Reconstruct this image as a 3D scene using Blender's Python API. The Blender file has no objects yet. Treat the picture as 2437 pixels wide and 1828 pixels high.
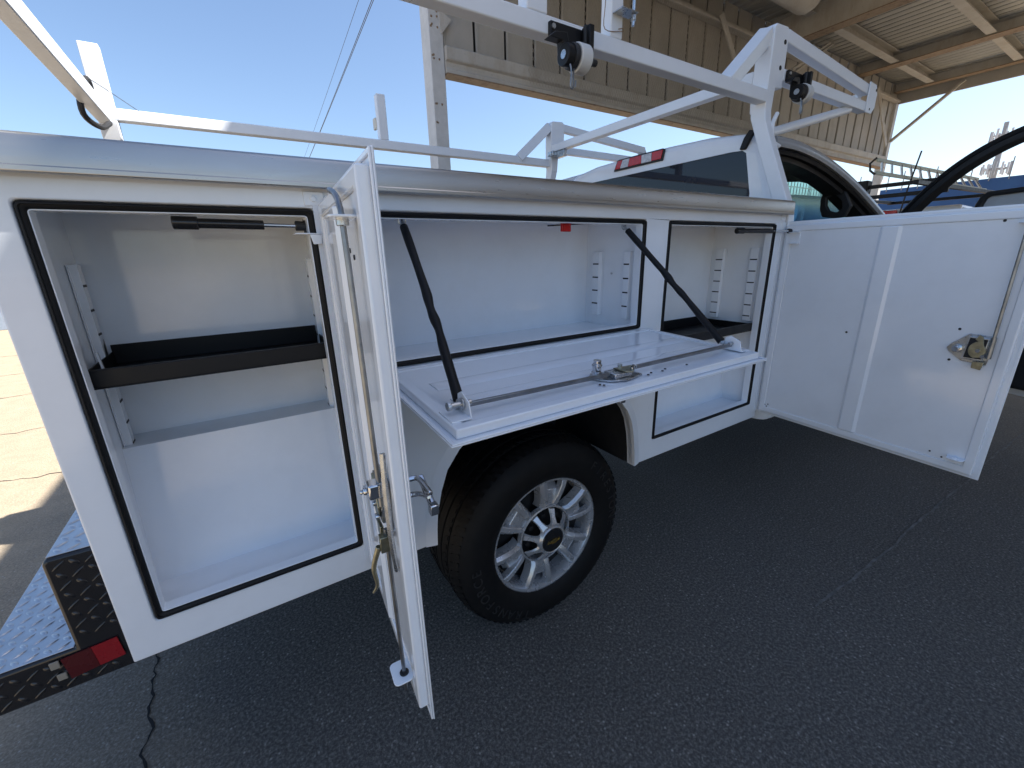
import bpy, bmesh, math, random
from mathutils import Vector, Matrix
random.seed(7)
R = math.radians
SC = bpy.context.scene
COL = SC.collection

# ------------------------------------------------------------------ camera
cam_d = bpy.data.cameras.new("camera"); cam = bpy.data.objects.new("camera", cam_d); COL.objects.link(cam)
cam_d.sensor_width = 36.0; cam_d.lens = 997.39 / 2437 * 36.0
cam_d.clip_start = 0.02; cam_d.clip_end = 2000
YAW, PITCH, ROLL = 0.561783, -0.299056, -0.0246378
fw = Vector((math.sin(YAW) * math.cos(PITCH), math.cos(YAW) * math.cos(PITCH), math.sin(PITCH)))
rt = Vector((math.cos(YAW), -math.sin(YAW), 0)); up = rt.cross(fw)
r2 = rt * math.cos(ROLL) + up * math.sin(ROLL); u2 = -rt * math.sin(ROLL) + up * math.cos(ROLL)
M3 = Matrix((r2, u2, -fw)).transposed()
cam.matrix_world = Matrix.Translation((0.3404, -1.0485, 1.4881)) @ M3.to_4x4()
SC.camera = cam

# ------------------------------------------------------------------ world, sun, exposure
SUN = Vector((0.67, -0.35, 1.0)).normalized()          # direction towards the sun
EL = math.asin(SUN.z)
w = bpy.data.worlds.new("World"); SC.world = w; w.use_nodes = True
nt = w.node_tree; nt.nodes.clear()
sky = nt.nodes.new("ShaderNodeTexSky"); sky.sky_type = 'NISHITA'; sky.sun_disc = False
sky.sun_elevation = EL; sky.sun_rotation = math.atan2(SUN.x, SUN.y)
sky.air_density = 1.0; sky.dust_density = 1.4; sky.ozone_density = 3.0
bg = nt.nodes.new("ShaderNodeBackground"); bg.inputs[1].default_value = 0.080
out = nt.nodes.new("ShaderNodeOutputWorld")
nt.links.new(sky.outputs[0], bg.inputs[0]); nt.links.new(bg.outputs[0], out.inputs[0])
sl = bpy.data.lights.new("sun", 'SUN'); sl.energy = 4.6; sl.angle = R(0.53); sl.color = (1.0, 0.96, 0.91)
so = bpy.data.objects.new("sun", sl); COL.objects.link(so)
so.rotation_euler = SUN.to_track_quat('Z', 'Y').to_euler(); so.location = (8, -4, 12)
SC.view_settings.view_transform = 'Standard'; SC.view_settings.look = 'None'
SC.view_settings.gamma = 1.0; SC.view_settings.use_curve_mapping = False
SC.view_settings.exposure = 1.53
SC.cycles.caustics_reflective = False; SC.cycles.caustics_refractive = False; SC.cycles.sample_clamp_indirect = 6.0

# ------------------------------------------------------------------ materials
def new_mat(name):
    m = bpy.data.materials.new(name); m.use_nodes = True
    n = m.node_tree; b = n.nodes["Principled BSDF"]
    return m, n, b
def lk(n, a, b): n.links.new(a, b)
def node(n, t, **k):
    x = n.nodes.new(t)
    for a, v in k.items(): setattr(x, a, v)
    return x
def pos(n): return node(n, "ShaderNodeNewGeometry").outputs["Position"]
def noise(n, scale, detail=3, rough=.55, vec=None, stretch=None):
    t = node(n, "ShaderNodeTexNoise"); t.inputs["Scale"].default_value = scale
    t.inputs["Detail"].default_value = detail; t.inputs["Roughness"].default_value = rough
    v = vec or pos(n)
    if stretch:
        mp = node(n, "ShaderNodeMapping"); mp.inputs["Scale"].default_value = stretch; lk(n, v, mp.inputs[0]); v = mp.outputs[0]
    lk(n, v, t.inputs["Vector"]); return t.outputs["Fac"]
def ramp(n, fac, stops):
    r = node(n, "ShaderNodeValToRGB"); e = r.color_ramp.elements
    while len(e) < len(stops): e.new(.5)
    for k, (p, c) in enumerate(stops):
        e[k].position = p; e[k].color = (*c, 1) if len(c) == 3 else c
    lk(n, fac, r.inputs[0]); return r.outputs[0]
def mixc(n, fac, a, b, mode='MIX'):
    x = node(n, "ShaderNodeMix", data_type='RGBA', blend_type=mode)
    for s, v in ((x.inputs[0], fac), (x.inputs[6], a), (x.inputs[7], b)):
        if hasattr(v, "links"): lk(n, v, s)
        elif isinstance(v, (int, float)): s.default_value = v
        else: s.default_value = (*v, 1)
    return x.outputs[2]
def bump(n, b, h, strength, dist=.002):
    x = node(n, "ShaderNodeBump"); x.inputs["Strength"].default_value = strength; x.inputs["Distance"].default_value = dist
    lk(n, h, x.inputs["Height"]); lk(n, x.outputs[0], b.inputs["Normal"]); return x
def mapr(n, v, a, b, c, d):
    x = node(n, "ShaderNodeMapRange"); lk(n, v, x.inputs[0])
    for k, q in enumerate((a, b, c, d)): x.inputs[k + 1].default_value = q
    return x.outputs[0]
def plain(name, col, rough=.5, metal=0, var=.12, vs=6, bumpv=0, bs=200, coat=0, rv=.08, spec=.5):
    m, n, b = new_mat(name)
    f = noise(n, vs, 4)
    lo = tuple(c * (1 - var) for c in col); hi = tuple(min(1, c * (1 + var * .6)) for c in col)
    lk(n, ramp(n, f, [(.3, lo), (.7, hi)]), b.inputs["Base Color"])
    f2 = noise(n, vs * 3.1, 3)
    lk(n, mapr(n, f2, .25, .75, max(.02, rough - rv), min(1, rough + rv)), b.inputs["Roughness"])
    b.inputs["Metallic"].default_value = metal
    b.inputs["Specular IOR Level"].default_value = spec
    if coat: b.inputs["Coat Weight"].default_value = coat; b.inputs["Coat Roughness"].default_value = .08
    if bumpv: bump(n, b, noise(n, bs, 2), bumpv, .001)
    return m
MT = {}
def white_paint(name, col=(.81, .845, .89), rough=.09, orange=.03):
    m, n, b = new_mat(name)
    d = noise(n, 9, 5, .65); d2 = noise(n, 70, 3)
    c = ramp(n, d, [(.22, tuple(v * .95 for v in col)), (.55, col)])
    c = mixc(n, ramp(n, noise(n, 420, 2), [(.76, (0, 0, 0)), (.80, (.35, .35, .35))]), c, (.45, .43, .40))
    lk(n, c, b.inputs["Base Color"])
    lk(n, mapr(n, d2, .3, .7, max(.03, rough - .04), rough + .05), b.inputs["Roughness"])
    b.inputs["IOR"].default_value = 1.55
    bump(n, b, noise(n, 130, 2), orange, .0012)
    return m
MT['white'] = white_paint("white_gloss_paint")
MT['rackw'] = white_paint("white_rack_paint", (.78, .815, .86), .34, .10)
MT['cabw'] = white_paint("white_cab_paint", (.81, .845, .89), .10, .02)
MT['black'] = plain("black_powder_coat", (.006, .006, .007), .45, spec=.3, bumpv=.12, bs=500)
MT['gloss_black'] = plain("black_gloss_coat", (.014, .014, .016), .2, bumpv=.05, bs=300)
MT['rubber'] = plain("black_rubber", (.007, .007, .008), .55, spec=.28, bumpv=.15, bs=150)
MT['trim'] = plain("black_plastic_trim", (.014, .014, .015), .55, bumpv=.1, bs=600)
MT['chrome'] = plain("chrome", (.62, .63, .65), .1, 1.0, var=.08, rv=.04)
MT['zinc'] = plain("zinc_plated_steel", (.52, .54, .56), .3, 1.0, var=.25, vs=40)
MT['yzinc'] = plain("yellow_zinc_steel", (.34, .325, .235), .38, 1.0, var=.3, vs=60)
MT['rod'] = plain("dull_steel_rod", (.27, .28, .29), .36, 1.0, var=.3, vs=25)
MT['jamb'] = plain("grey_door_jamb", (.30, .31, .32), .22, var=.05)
MT['slot'] = plain("dark_slot", (.012, .013, .016), .7)
MT['dark'] = plain("underbody_black", (.008, .008, .009), .8)
MT['alu'] = plain("cast_aluminium_paint", (.56, .57, .59), .27, .6, var=.06, rv=.04)
MT['red'] = plain("red_plastic", (.55, .012, .014), .25)
MT['redlens'] = plain("red_lens", (.50, .012, .016), .08, var=.2, vs=40)
MT['clearlens'] = plain("clear_lens", (.55, .55, .58), .08, var=.3, vs=60)
MT['redtape'] = plain("red_reflective_tape", (.26, .008, .014), .3)
MT['drtape'] = plain("dark_red_reflector", (.075, .005, .008), .25)
MT['gold'] = plain("gold_emblem", (.55, .42, .16), .25, 1.0)
MT['web'] = plain("white_webbing_roll", (.62, .62, .60), .7, bumpv=.3, bs=900)
MT['tread'] = plain("aluminium_tread_plate", (.58, .59, .61), .36, .95, var=.1, vs=30)
MT['tagd'] = plain("dull_clip", (.26, .24, .20), .5)
MT['pale'] = plain("mirror_reflection_tone", (.55, .58, .60), .12)  # bright reflection in the door mirror, painted as a pale base colour
MT['tag'] = plain("cream_tag", (.7, .68, .6), .6)
# tyre
m, n, b = new_mat("tyre_rubber"); MT['tyre'] = m
lk(n, ramp(n, noise(n, 30, 4), [(.3, (.004, .004, .0045)), (.75, (.009, .0085, .0085))]), b.inputs["Base Color"])
b.inputs["Roughness"].default_value = .62; b.inputs["Specular IOR Level"].default_value = .25; bump(n, b, noise(n, 260, 3), .2, .001)
MT['tyretext'] = plain("tyre_lettering", (.020, .020, .021), .5)
# galvanised / brushed cap rail
m, n, b = new_mat("brushed_steel"); MT['steel'] = m
g = noise(n, 3, 3, .5); g2 = noise(n, 60, 3, .6, stretch=(.25, 1, 3))
c = ramp(n, g, [(.25, (.40, .385, .365)), (.78, (.47, .455, .435))])
c = mixc(n, ramp(n, noise(n, 34, 5, .75), [(.72, (0, 0, 0)), (.80, (.12, .12, .12))]), c, (.26, .25, .235))
lk(n, c, b.inputs["Base Color"]); b.inputs["Metallic"].default_value = .92
lk(n, mapr(n, g2, .3, .7, .27, .35), b.inputs["Roughness"])
# glass
def glass(name, tint, k=.12):
    m, n, b = new_mat(name); n.nodes.remove(b)
    o = n.nodes["Material Output"]
    t = node(n, "ShaderNodeBsdfTransparent"); t.inputs[0].default_value = (*tint, 1)
    g = node(n, "ShaderNodeBsdfGlossy"); g.inputs["Roughness"].default_value = .02
    lw = node(n, "ShaderNodeLayerWeight"); lw.inputs[0].default_value = .5; pw_ = node(n, "ShaderNodeMath", operation='POWER'); pw_.inputs[1].default_value = 5; lk(n, lw.outputs["Facing"], pw_.inputs[0]); fr = node(n, "ShaderNodeMath", operation='MULTIPLY_ADD'); lk(n, pw_.outputs[0], fr.inputs[0]); fr.inputs[1].default_value = .9; fr.inputs[2].default_value = .03
    mx = node(n, "ShaderNodeMixShader"); lk(n, fr.outputs[0], mx.inputs[0]); lk(n, t.outputs[0], mx.inputs[1]); lk(n, g.outputs[0], mx.inputs[2])
    lk(n, mx.outputs[0], o.inputs[0]); return m
MT['glass'] = glass("tinted_windshield", (.74, .93, .88))
MT['darkglass'] = plain("privacy_glass", (.006, .010, .022), .03, var=.05, rv=.01, spec=.4)
MT['mirrorglass'] = plain("mirror_glass", (.7, .72, .75), .02, 1.0, var=.02, rv=.01)
# asphalt
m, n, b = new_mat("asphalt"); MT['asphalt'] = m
P = pos(n)
big = noise(n, .55, 5, .6, P); mid = noise(n, 7, 4, .65, P); fine = noise(n, 95, 6, .82, P)
c = ramp(n, big, [(.3, (.100, .093, .084)), (.7, (.145, .133, .118))])
c = mixc(n, .5, c, ramp(n, mid, [(.3, (.090, .085, .078)), (.75, (.148, .138, .125))]))
c = mixc(n, .6, c, ramp(n, fine, [(.40, (.016, .015, .014)), (.5, (.088, .082, .075)), (.60, (.27, .25, .225))]))
# sunlight put into the colour: paler, warmer asphalt out in the open yard
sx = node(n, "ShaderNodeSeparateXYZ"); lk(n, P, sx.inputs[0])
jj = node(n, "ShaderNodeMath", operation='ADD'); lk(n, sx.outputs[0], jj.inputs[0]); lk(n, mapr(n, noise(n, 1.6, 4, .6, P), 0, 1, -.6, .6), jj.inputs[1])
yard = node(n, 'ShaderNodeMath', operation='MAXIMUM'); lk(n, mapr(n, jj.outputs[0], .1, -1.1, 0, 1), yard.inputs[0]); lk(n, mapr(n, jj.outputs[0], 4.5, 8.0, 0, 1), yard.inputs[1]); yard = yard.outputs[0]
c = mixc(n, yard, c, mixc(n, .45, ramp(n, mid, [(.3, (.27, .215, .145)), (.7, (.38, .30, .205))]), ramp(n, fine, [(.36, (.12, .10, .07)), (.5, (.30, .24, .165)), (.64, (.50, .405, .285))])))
vo = node(n, "ShaderNodeTexVoronoi"); vo.inputs["Scale"].default_value = 85; lk(n, P, vo.inputs["Vector"])
sp = node(n, "ShaderNodeSeparateColor"); lk(n, vo.outputs["Color"], sp.inputs[0])
spk = ramp(n, sp.outputs[0], [(.82, (0, 0, 0)), (.97, (.9, .9, .9))])
near = ramp(n, vo.outputs["Distance"], [(.10, (1, 1, 1)), (.42, (0, 0, 0))])
c = mixc(n, mixc(n, 1.0, spk, near, 'MULTIPLY'), c, (.40, .375, .335))
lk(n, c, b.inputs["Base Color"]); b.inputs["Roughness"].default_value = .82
ht = mixc(n, .5, fine, vo.outputs["Distance"]); bump(n, b, ht, .8, .005)
MT['crack'] = plain("crack_filler", (.010, .010, .011), .9)
MT['joint'] = plain("pale_joint", (.19, .185, .175), .9, var=.5, vs=18)
# weathered canopy metal
def weathered(name, base, stain, dark, k=.5, grow=1.0):
    m, n, b = new_mat(name)
    P = pos(n)
    a = noise(n, 1.3 * grow, 5, .65, P); s = noise(n, 3.0 * grow, 6, .7, P, (1, 1, .35)); f = noise(n, 30, 4, .7, P)
    c = ramp(n, a, [(.3, tuple(v * .8 for v in base)), (.7, base)])
    c = mixc(n, ramp(n, s, [(.50, (0, 0, 0)), (.72, (k, k, k))]), c, stain)
    c = mixc(n, ramp(n, f, [(.60, (0, 0, 0)), (.74, (.5 * k,) * 3)]), c, dark)
    lk(n, c, b.inputs["Base Color"]); b.inputs["Roughness"].default_value = .62
    bump(n, b, f, .15, .003); return m
MT['wallpanel'] = weathered("weathered_wall_panel", (.47, .455, .43), (.33, .31, .275), (.13, .12, .105), .6)
MT['beam'] = weathered("weathered_beam_paint", (.55, .535, .505), (.38, .32, .26), (.10, .07, .05), .65, 1.6)
MT['rust'] = weathered("rusted_flange", (.30, .22, .15), (.13, .065, .035), (.05, .03, .02), 1.0, 3)
MT['deck'] = weathered("roof_deck_metal", (.60, .595, .57), (.48, .465, .43), (.3, .27, .22), .4)
MT['colw'] = weathered("white_column_paint", (.66, .67, .68), (.50, .50, .50), (.16, .15, .14), .35, 4)
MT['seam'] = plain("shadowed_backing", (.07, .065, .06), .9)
MT['meshwire'] = plain("wire_mesh", (.40, .37, .33), .6)
# blue fence, yard things
m, n, b = new_mat("blue_fence_paint"); MT['blue'] = m
lk(n, ramp(n, noise(n, 1.2, 4, .6, None, (1, 1, .3)), [(.3, (.022, .085, .24)), (.7, (.036, .125, .33))]), b.inputs["Base Color"]); b.inputs["Roughness"].default_value = .5
MT['bluegrey'] = plain("blue_grey_wall", (.26, .31, .38), .7)
MT['tan'] = plain("tan_stucco", (.58, .53, .46), .85, bumpv=.3, bs=60)
MT['darkdoor'] = plain("dark_roller_door", (.12, .12, .12), .6)
MT['steelgrey'] = plain("grey_painted_steel", (.30, .31, .33), .5)
MT['wire'] = plain("power_cable", (.03, .03, .035), .6)
MT['ladder'] = plain("fibreglass_ladder", (.55, .60, .52), .45)

# ------------------------------------------------------------------ mesh helpers
class MB:
    def __init__(s): s.v = []; s.f = []
    def add(s, vs, fs):
        o = len(s.v); s.v += [tuple(q) for q in vs]; s.f += [tuple(o + i for i in q) for q in fs]; return s
    def box(s, x0, x1, y0, y1, z0, z1):
        return s.add([(x0, y0, z0), (x1, y0, z0), (x1, y1, z0), (x0, y1, z0), (x0, y0, z1), (x1, y0, z1), (x1, y1, z1), (x0, y1, z1)],
                     [(0, 3, 2, 1), (4, 5, 6, 7), (0, 1, 5, 4), (1, 2, 6, 5), (2, 3, 7, 6), (3, 0, 4, 7)])
    def prism(s, pts, a0, a1, axis='y'):
        k = len(pts)
        def P(q, a):
            return {'x': (a, q[0], q[1]), 'y': (q[0], a, q[1]), 'z': (q[0], q[1], a)}[axis]
        vs = [P(q, a0) for q in pts] + [P(q, a1) for q in pts]
        return s.add(vs, [tuple(range(k)), tuple(range(2 * k - 1, k - 1, -1))] + [(i, (i + 1) % k, (i + 1) % k + k, i + k) for i in range(k)])
    def bar(s, p0, p1, w, h, upv=(0, 0, 1)):
        p0, p1 = Vector(p0), Vector(p1); d = (p1 - p0).normalized(); sd = d.cross(Vector(upv)).normalized(); u = sd.cross(d).normalized()
        vs = []
        for q in (p0, p1):
            for a, b_ in ((-1, -1), (1, -1), (1, 1), (-1, 1)): vs.append(q + sd * a * w / 2 + u * b_ * h / 2)
        return s.add(vs, [(0, 1, 2, 3), (7, 6, 5, 4), (0, 4, 5, 1), (1, 5, 6, 2), (2, 6, 7, 3), (3, 7, 4, 0)])
    def cyl(s, p0, p1, r0, r1=None, n=16):
        r1 = r0 if r1 is None else r1
        p0, p1 = Vector(p0), Vector(p1); d = (p1 - p0).normalized()
        a = d.orthogonal().normalized(); b_ = d.cross(a); vs = []
        for q, r in ((p0, r0), (p1, r1)):
            for i in range(n):
                t = 2 * math.pi * i / n; vs.append(q + (a * math.cos(t) + b_ * math.sin(t)) * r)
        return s.add(vs, [tuple(range(n - 1, -1, -1)), tuple(range(n, 2 * n))] + [(i, (i + 1) % n, (i + 1) % n + n, i + n) for i in range(n)])
    def tube(s, pts, r, n=8, closed=False):
        pts = [Vector(q) for q in pts]; k = len(pts); rs = r if isinstance(r, (list, tuple)) else [r] * k
        d0 = (pts[1] - pts[0]).normalized(); a = d0.orthogonal().normalized(); vs = []
        for i, q in enumerate(pts):
            if closed: d = (pts[(i + 1) % k] - pts[i - 1]).normalized()
            else: d = (pts[min(i + 1, k - 1)] - pts[max(i - 1, 0)]).normalized()
            a = (a - d * a.dot(d)).normalized(); b_ = d.cross(a)
            for j in range(n):
                t = 2 * math.pi * j / n; vs.append(q + (a * math.cos(t) + b_ * math.sin(t)) * rs[i])
        fs = []
        for i in range(k if closed else k - 1):
            i2 = (i + 1) % k
            for j in range(n): fs.append((i * n + j, i * n + (j + 1) % n, i2 * n + (j + 1) % n, i2 * n + j))
        if not closed: fs += [tuple(range(n - 1, -1, -1)), tuple(range((k - 1) * n, k * n))]
        return s.add(vs, fs)
    def lathe(s, prof, c=(0, 0, 0), axis='y', n=48, closed=False):
        k = len(prof); vs = []
        for i in range(n):
            t = 2 * math.pi * i / n; ca, sa = math.cos(t), math.sin(t)
            for r, h in prof:
                q = {'y': (r * ca, h, r * sa), 'z': (r * ca, r * sa, h), 'x': (h, r * ca, r * sa)}[axis]
                vs.append((q[0] + c[0], q[1] + c[1], q[2] + c[2]))
        fs = []
        kk = k if closed else k - 1
        for i in range(n):
            i2 = (i + 1) % n
            for j in range(kk): j2 = (j + 1) % k; fs.append((i * k + j, i2 * k + j, i2 * k + j2, i * k + j2))
        return s.add(vs, fs)
    def loft(s, rings, closed=True, cap=False):
        k = len(rings[0]); vs = [q for r in rings for q in r]; fs = []
        for i in range(len(rings) - 1):
            for j in range(k if closed else k - 1):
                j2 = (j + 1) % k; fs.append((i * k + j, i * k + j2, (i + 1) * k + j2, (i + 1) * k + j))
        if cap: fs += [tuple(range(k - 1, -1, -1)), tuple(range((len(rings) - 1) * k, len(rings) * k))]
        return s.add(vs, fs)
    def holed(s, outer, holes, y0, y1, axis='y'):
        bm = bmesh.new()
        def P(q, a): return {'x': (a, q[0], q[1]), 'y': (q[0], a, q[1])}[axis]
        es = []
        for loop in [outer] + holes:
            vs = [bm.verts.new(P(q, y0)) for q in loop]
            for i in range(len(vs)): es.append(bm.edges.new((vs[i], vs[(i + 1) % len(vs)])))
        r = bmesh.ops.triangle_fill(bm, edges=es, use_beauty=True)
        fs = [g for g in r['geom'] if isinstance(g, bmesh.types.BMFace)]
        e = bmesh.ops.extrude_face_region(bm, geom=fs)
        dv = (0, y1 - y0, 0) if axis == 'y' else (y1 - y0, 0, 0)
        bmesh.ops.translate(bm, verts=[g for g in e['geom'] if isinstance(g, bmesh.types.BMVert)], vec=dv)
        bm.verts.index_update()
        s.add([v.co[:] for v in bm.verts], [[v.index for v in f.verts] for f in bm.faces]); bm.free(); return s
    def mesh(s, name, ang=35):
        me = bpy.data.meshes.new(name); me.from_pydata(s.v, [], s.f); me.update()
        bm = bmesh.new(); bm.from_mesh(me); bmesh.ops.recalc_face_normals(bm, faces=bm.faces); bm.to_mesh(me); bm.free()
        me.polygons.foreach_set("use_smooth", [True] * len(me.polygons)); me.set_sharp_from_angle(angle=R(ang)); return me
    def build(s, name, m, parent=None, bevel=0, ang=35, loc=None, rot=None, seg=2, label=None, kind=None):
        me = s.mesh(name, ang); me.materials.append(MT[m] if isinstance(m, str) else m)
        return link(name, me, parent, bevel, loc, rot, seg, label, kind)
def link(name, me, parent=None, bevel=0, loc=None, rot=None, seg=2, label=None, kind=None):
    o = bpy.data.objects.new(name, me); COL.objects.link(o)
    if loc: o.location = loc
    if rot: o.rotation_euler = rot
    if parent is not None:
        o.parent = parent
        if parent.type == 'EMPTY' and parent.get('_root'): o.matrix_parent_inverse = Matrix.Translation(-Vector(parent.location))
    if bevel:
        b_ = o.modifiers.new("bevel", 'BEVEL'); b_.width = bevel; b_.segments = seg; b_.limit_method = 'ANGLE'; b_.angle_limit = R(38)
    if label: o['label'] = label
    if kind: o['kind'] = kind
    return o
def thing(name, label, cat, loc, group=None):
    o = bpy.data.objects.new(name, None); COL.objects.link(o); o.location = loc; o.empty_display_size = .2
    o['label'] = label; o['category'] = cat; o['_root'] = 1
    if group: o['group'] = group
    return o
def tag(o, label, cat, group=None):
    o['label'] = label; o['category'] = cat
    if group: o['group'] = group
    return o
def copy_tree(o, parent, delta):
    c = o.copy(); COL.objects.link(c); c.parent = parent; c.location = Vector(o.location) + Vector(delta)
    for ch in list(o.children):
        d = ch.copy(); COL.objects.link(d); d.parent = c
    return c
def rrect(x0, x1, z0, z1, r, k=4):
    pts = []
    for cx, cz, a0 in ((x1 - r, z0 + r, -90), (x1 - r, z1 - r, 0), (x0 + r, z1 - r, 90), (x0 + r, z0 + r, 180)):
        for i in range(k + 1):
            t = R(a0 + 90 * i / k); pts.append((cx + r * math.cos(t), cz + r * math.sin(t)))
    return pts
def smooth_path(pts, k=5):
    pts = [Vector(q) for q in pts]; o = []
    for i in range(len(pts) - 1):
        p0, p1, p2, p3 = pts[max(i - 1, 0)], pts[i], pts[i + 1], pts[min(i + 2, len(pts) - 1)]
        for j in range(k):
            t = j / k
            o.append(.5 * ((2 * p1) + (-p0 + p2) * t + (2 * p0 - 5 * p1 + 4 * p2 - p3) * t * t + (-p0 + 3 * p1 - 3 * p2 + p3) * t ** 3))
    return o + [pts[-1]]

def dots(name, m, parent, lst, n=10):
    """small round pieces (holes, rivets, bolts), each its own object: (p0, p1, r)"""
    for p0, p1, r in lst:
        q = MB(); q.cyl(p0, p1, r, n=n); q.build(name, m, parent)

# ================================================================== THE SETTING
gr = MB(); N = 24; ext = [-400, -120, -40, -15, -8, -4, -2, 0, 2, 4, 8, 15, 40, 120, 400]
for a in ext:
    for b_ in ext: gr.v.append((a, b_, 0))
L = len(ext)
gr.f += [(i * L + j, (i + 1) * L + j, (i + 1) * L + j + 1, i * L + j + 1) for i in range(L - 1) for j in range(L - 1)]
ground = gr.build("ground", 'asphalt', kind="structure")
def crack(pts, wd, jit, m='crack', z=.003, step=.03, name="crack"):
    path = []
    for (a, b_) in zip(pts[:-1], pts[1:]):
        a, b_ = Vector(a), Vector(b_); n_ = max(2, int((b_ - a).length / step))
        path += [a.lerp(b_, i / n_) for i in range(n_)]
    path.append(Vector(pts[-1])); mb = MB(); vs = []; off = 0
    for i, q in enumerate(path):
        d = (path[min(i + 1, len(path) - 1)] - path[max(i - 1, 0)]).normalized(); nn = Vector((-d.y, d.x))
        off = off * .7 + random.uniform(-jit, jit); ww = wd * random.uniform(.35, 1.25)
        c = q + nn * off
        vs += [(c.x - nn.x * ww / 2, c.y - nn.y * ww / 2, z), (c.x + nn.x * ww / 2, c.y + nn.y * ww / 2, z)]
    mb.add(vs, [(2 * i, 2 * i + 1, 2 * i + 3, 2 * i + 2) for i in range(len(path) - 1)])
    return mb.build(name, m, ground)
crack([(-.19, 2.2), (-.18, .8), (-.182, .6), (-.17, .42), (-.178, .3), (-.16, -.6), (-.2, -1.6)], .008, .010, step=.02)
crack([(2.2, -.52), (3.0, -.55), (3.7, -.568), (4.2, -.592), (4.65, -.585), (5.5, -.63), (9, -.75)], .012, .004, 'joint', .0035, name="joint")
for y_, x0 in ((3.25, -1.05), (4.6, -1.2), (6.2, -1.5), (7.9, -1.6), (9.6, -2.2)):
    crack([(x0 - 5, y_ + random.uniform(-.5, .2)), (x0 - 2, y_ + random.uniform(-.2, .2)), (x0 + 1.0, y_)], .006 + y_ * .0009, .035, step=.05)

# ------------------------------------------------------------------ canopy shelter
can = thing("canopy_shelter", "weathered beige steel drive-through canopy with panelled wall above the truck", "canopy", (9.9, 4.5, 0))
YW = 4.5
c = MB(); c.box(2.79, 2.97, YW, YW + .25, .02, 5.76); col1 = c.build("column", 'colw', can, .008)
c = MB(); c.prism([(2.93, 4.30), (3.09, 4.22), (2.95, 4.05), (2.93, 4.08)], YW - .012, YW + .01); c.build("gusset_plate", 'beam', col1, .003)
c = MB()
for zz in (4.28, 4.22, 4.12, 3.82, 3.78, 3.3, 3.1):
    for xx in (2.815, 2.83, 2.90):
        if random.random() < .75: c.cyl((xx, YW - .006, zz + random.uniform(-.02, .02)), (xx, YW + .01, zz), .011, n=8)
c.build("bolt", 'rust', col1)
c = MB(); c.box(2.70, 3.06, YW - .1, YW + .35, 0, .02); c.build("base_plate", 'beam', col1)
for x_, y_, h in ((16.80, 4.5, 5.3), (16.8, -8.9, 5.3), (2.79, -8.9, 5.3), (9.9, -8.9, 5.2)):
    c = MB(); c.box(x_, x_ + .18, y_, y_ + .2, 0, h); c.build("column", 'colw', can, .006)
# wall panels, each a ribbed sheet
pm = MB(); pw = .465
pm.prism([(.020, -.006), (.026, -.018), (.050, -.018), (.060, -.002), (pw - .018, -.002), (pw - .018, .012), (.020, .012)], 0, 1.83, 'z')
pme = pm.mesh("wall_panel"); pme.materials.append(MT['wallpanel'])
for k in range(30):
    o = link("wall_panel", pme, can, loc=(2.97 + k * pw, 4.57 + random.uniform(-.004, .004), 3.90))
c = MB(); c.prism([(4.44, 3.80), (4.44, 3.92), (4.455, 3.935), (4.54, 3.935), (4.54, 3.80)], 2.975, 16.79, 'x'); c.build("bottom_rail", 'beam', can, .004)
c = MB(); c.prism([(4.47, 3.655), (4.47, 3.70), (4.485, 3.715), (4.485, 3.775), (4.44, 3.790), (4.44, 3.798), (4.62, 3.798), (4.62, 3.655)], 2.975, 16.79, 'x'); c.build("bottom_rail", 'beam', can, .003, label="lower grimy half of the bottom rail")
c = MB(); c.box(2.98, 16.79, 4.455, 4.64, 3.638, 3.654); c.build("rusted_flange", 'rust', can, .003)
c = MB(); c.prism([(4.41, 5.29), (4.41, 5.335), (4.50, 5.345), (4.50, 5.42), (4.55, 5.42), (4.55, 5.29)], 2.975, 16.79, 'x'); c.build("top_channel", 'beam', can, .004)
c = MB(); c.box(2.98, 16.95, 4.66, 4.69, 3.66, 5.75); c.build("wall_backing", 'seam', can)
# wire mesh netting hung on the wall
c = MB(); x0, x1, z0, z1 = 4.17, 10.0, 3.70, 5.28; s_ = .052
k = int((x1 - x0) / s_)
for sgn in (1, -1):
    x_ = x0 - (z1 - z0) * .55 if sgn > 0 else x0
    while x_ < (x1 if sgn > 0 else x1 + (z1 - z0) * .55):
        pts = []
        for t in (0, 1):
            pts.append((x_ + sgn * t * (z1 - z0) * .55, z0 + t * (z1 - z0)))
        (ax, az), (bx, bz) = pts
        def clip(ax, az, bx, bz):
            out_ = []
            for lo in (x0, x1):
                pass
            t0, t1 = 0., 1.; d = bx - ax
            for lim, s2 in ((x0, 1), (x1, -1)):
                fa, fb = (ax - lim) * s2, (bx - lim) * s2
                if fa < 0 and fb < 0: return None
                if fa < 0: t0 = max(t0, fa / (fa - fb))
                if fb < 0: t1 = min(t1, fa / (fa - fb))
            if t0 >= t1: return None
            return ax + d * t0, az + (bz - az) * t0, ax + d * t1, az + (bz - az) * t1
        q = clip(ax, az, bx, bz)
        if q: c.bar((q[0], 4.425, q[1]), (q[2], 4.425, q[3]), .0032, .0032, (0, 1, 0))
        x_ += s_
c.build("wire_netting", 'meshwire', can, kind="stuff", label="diamond wire netting stretched over the wall panels")
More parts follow.
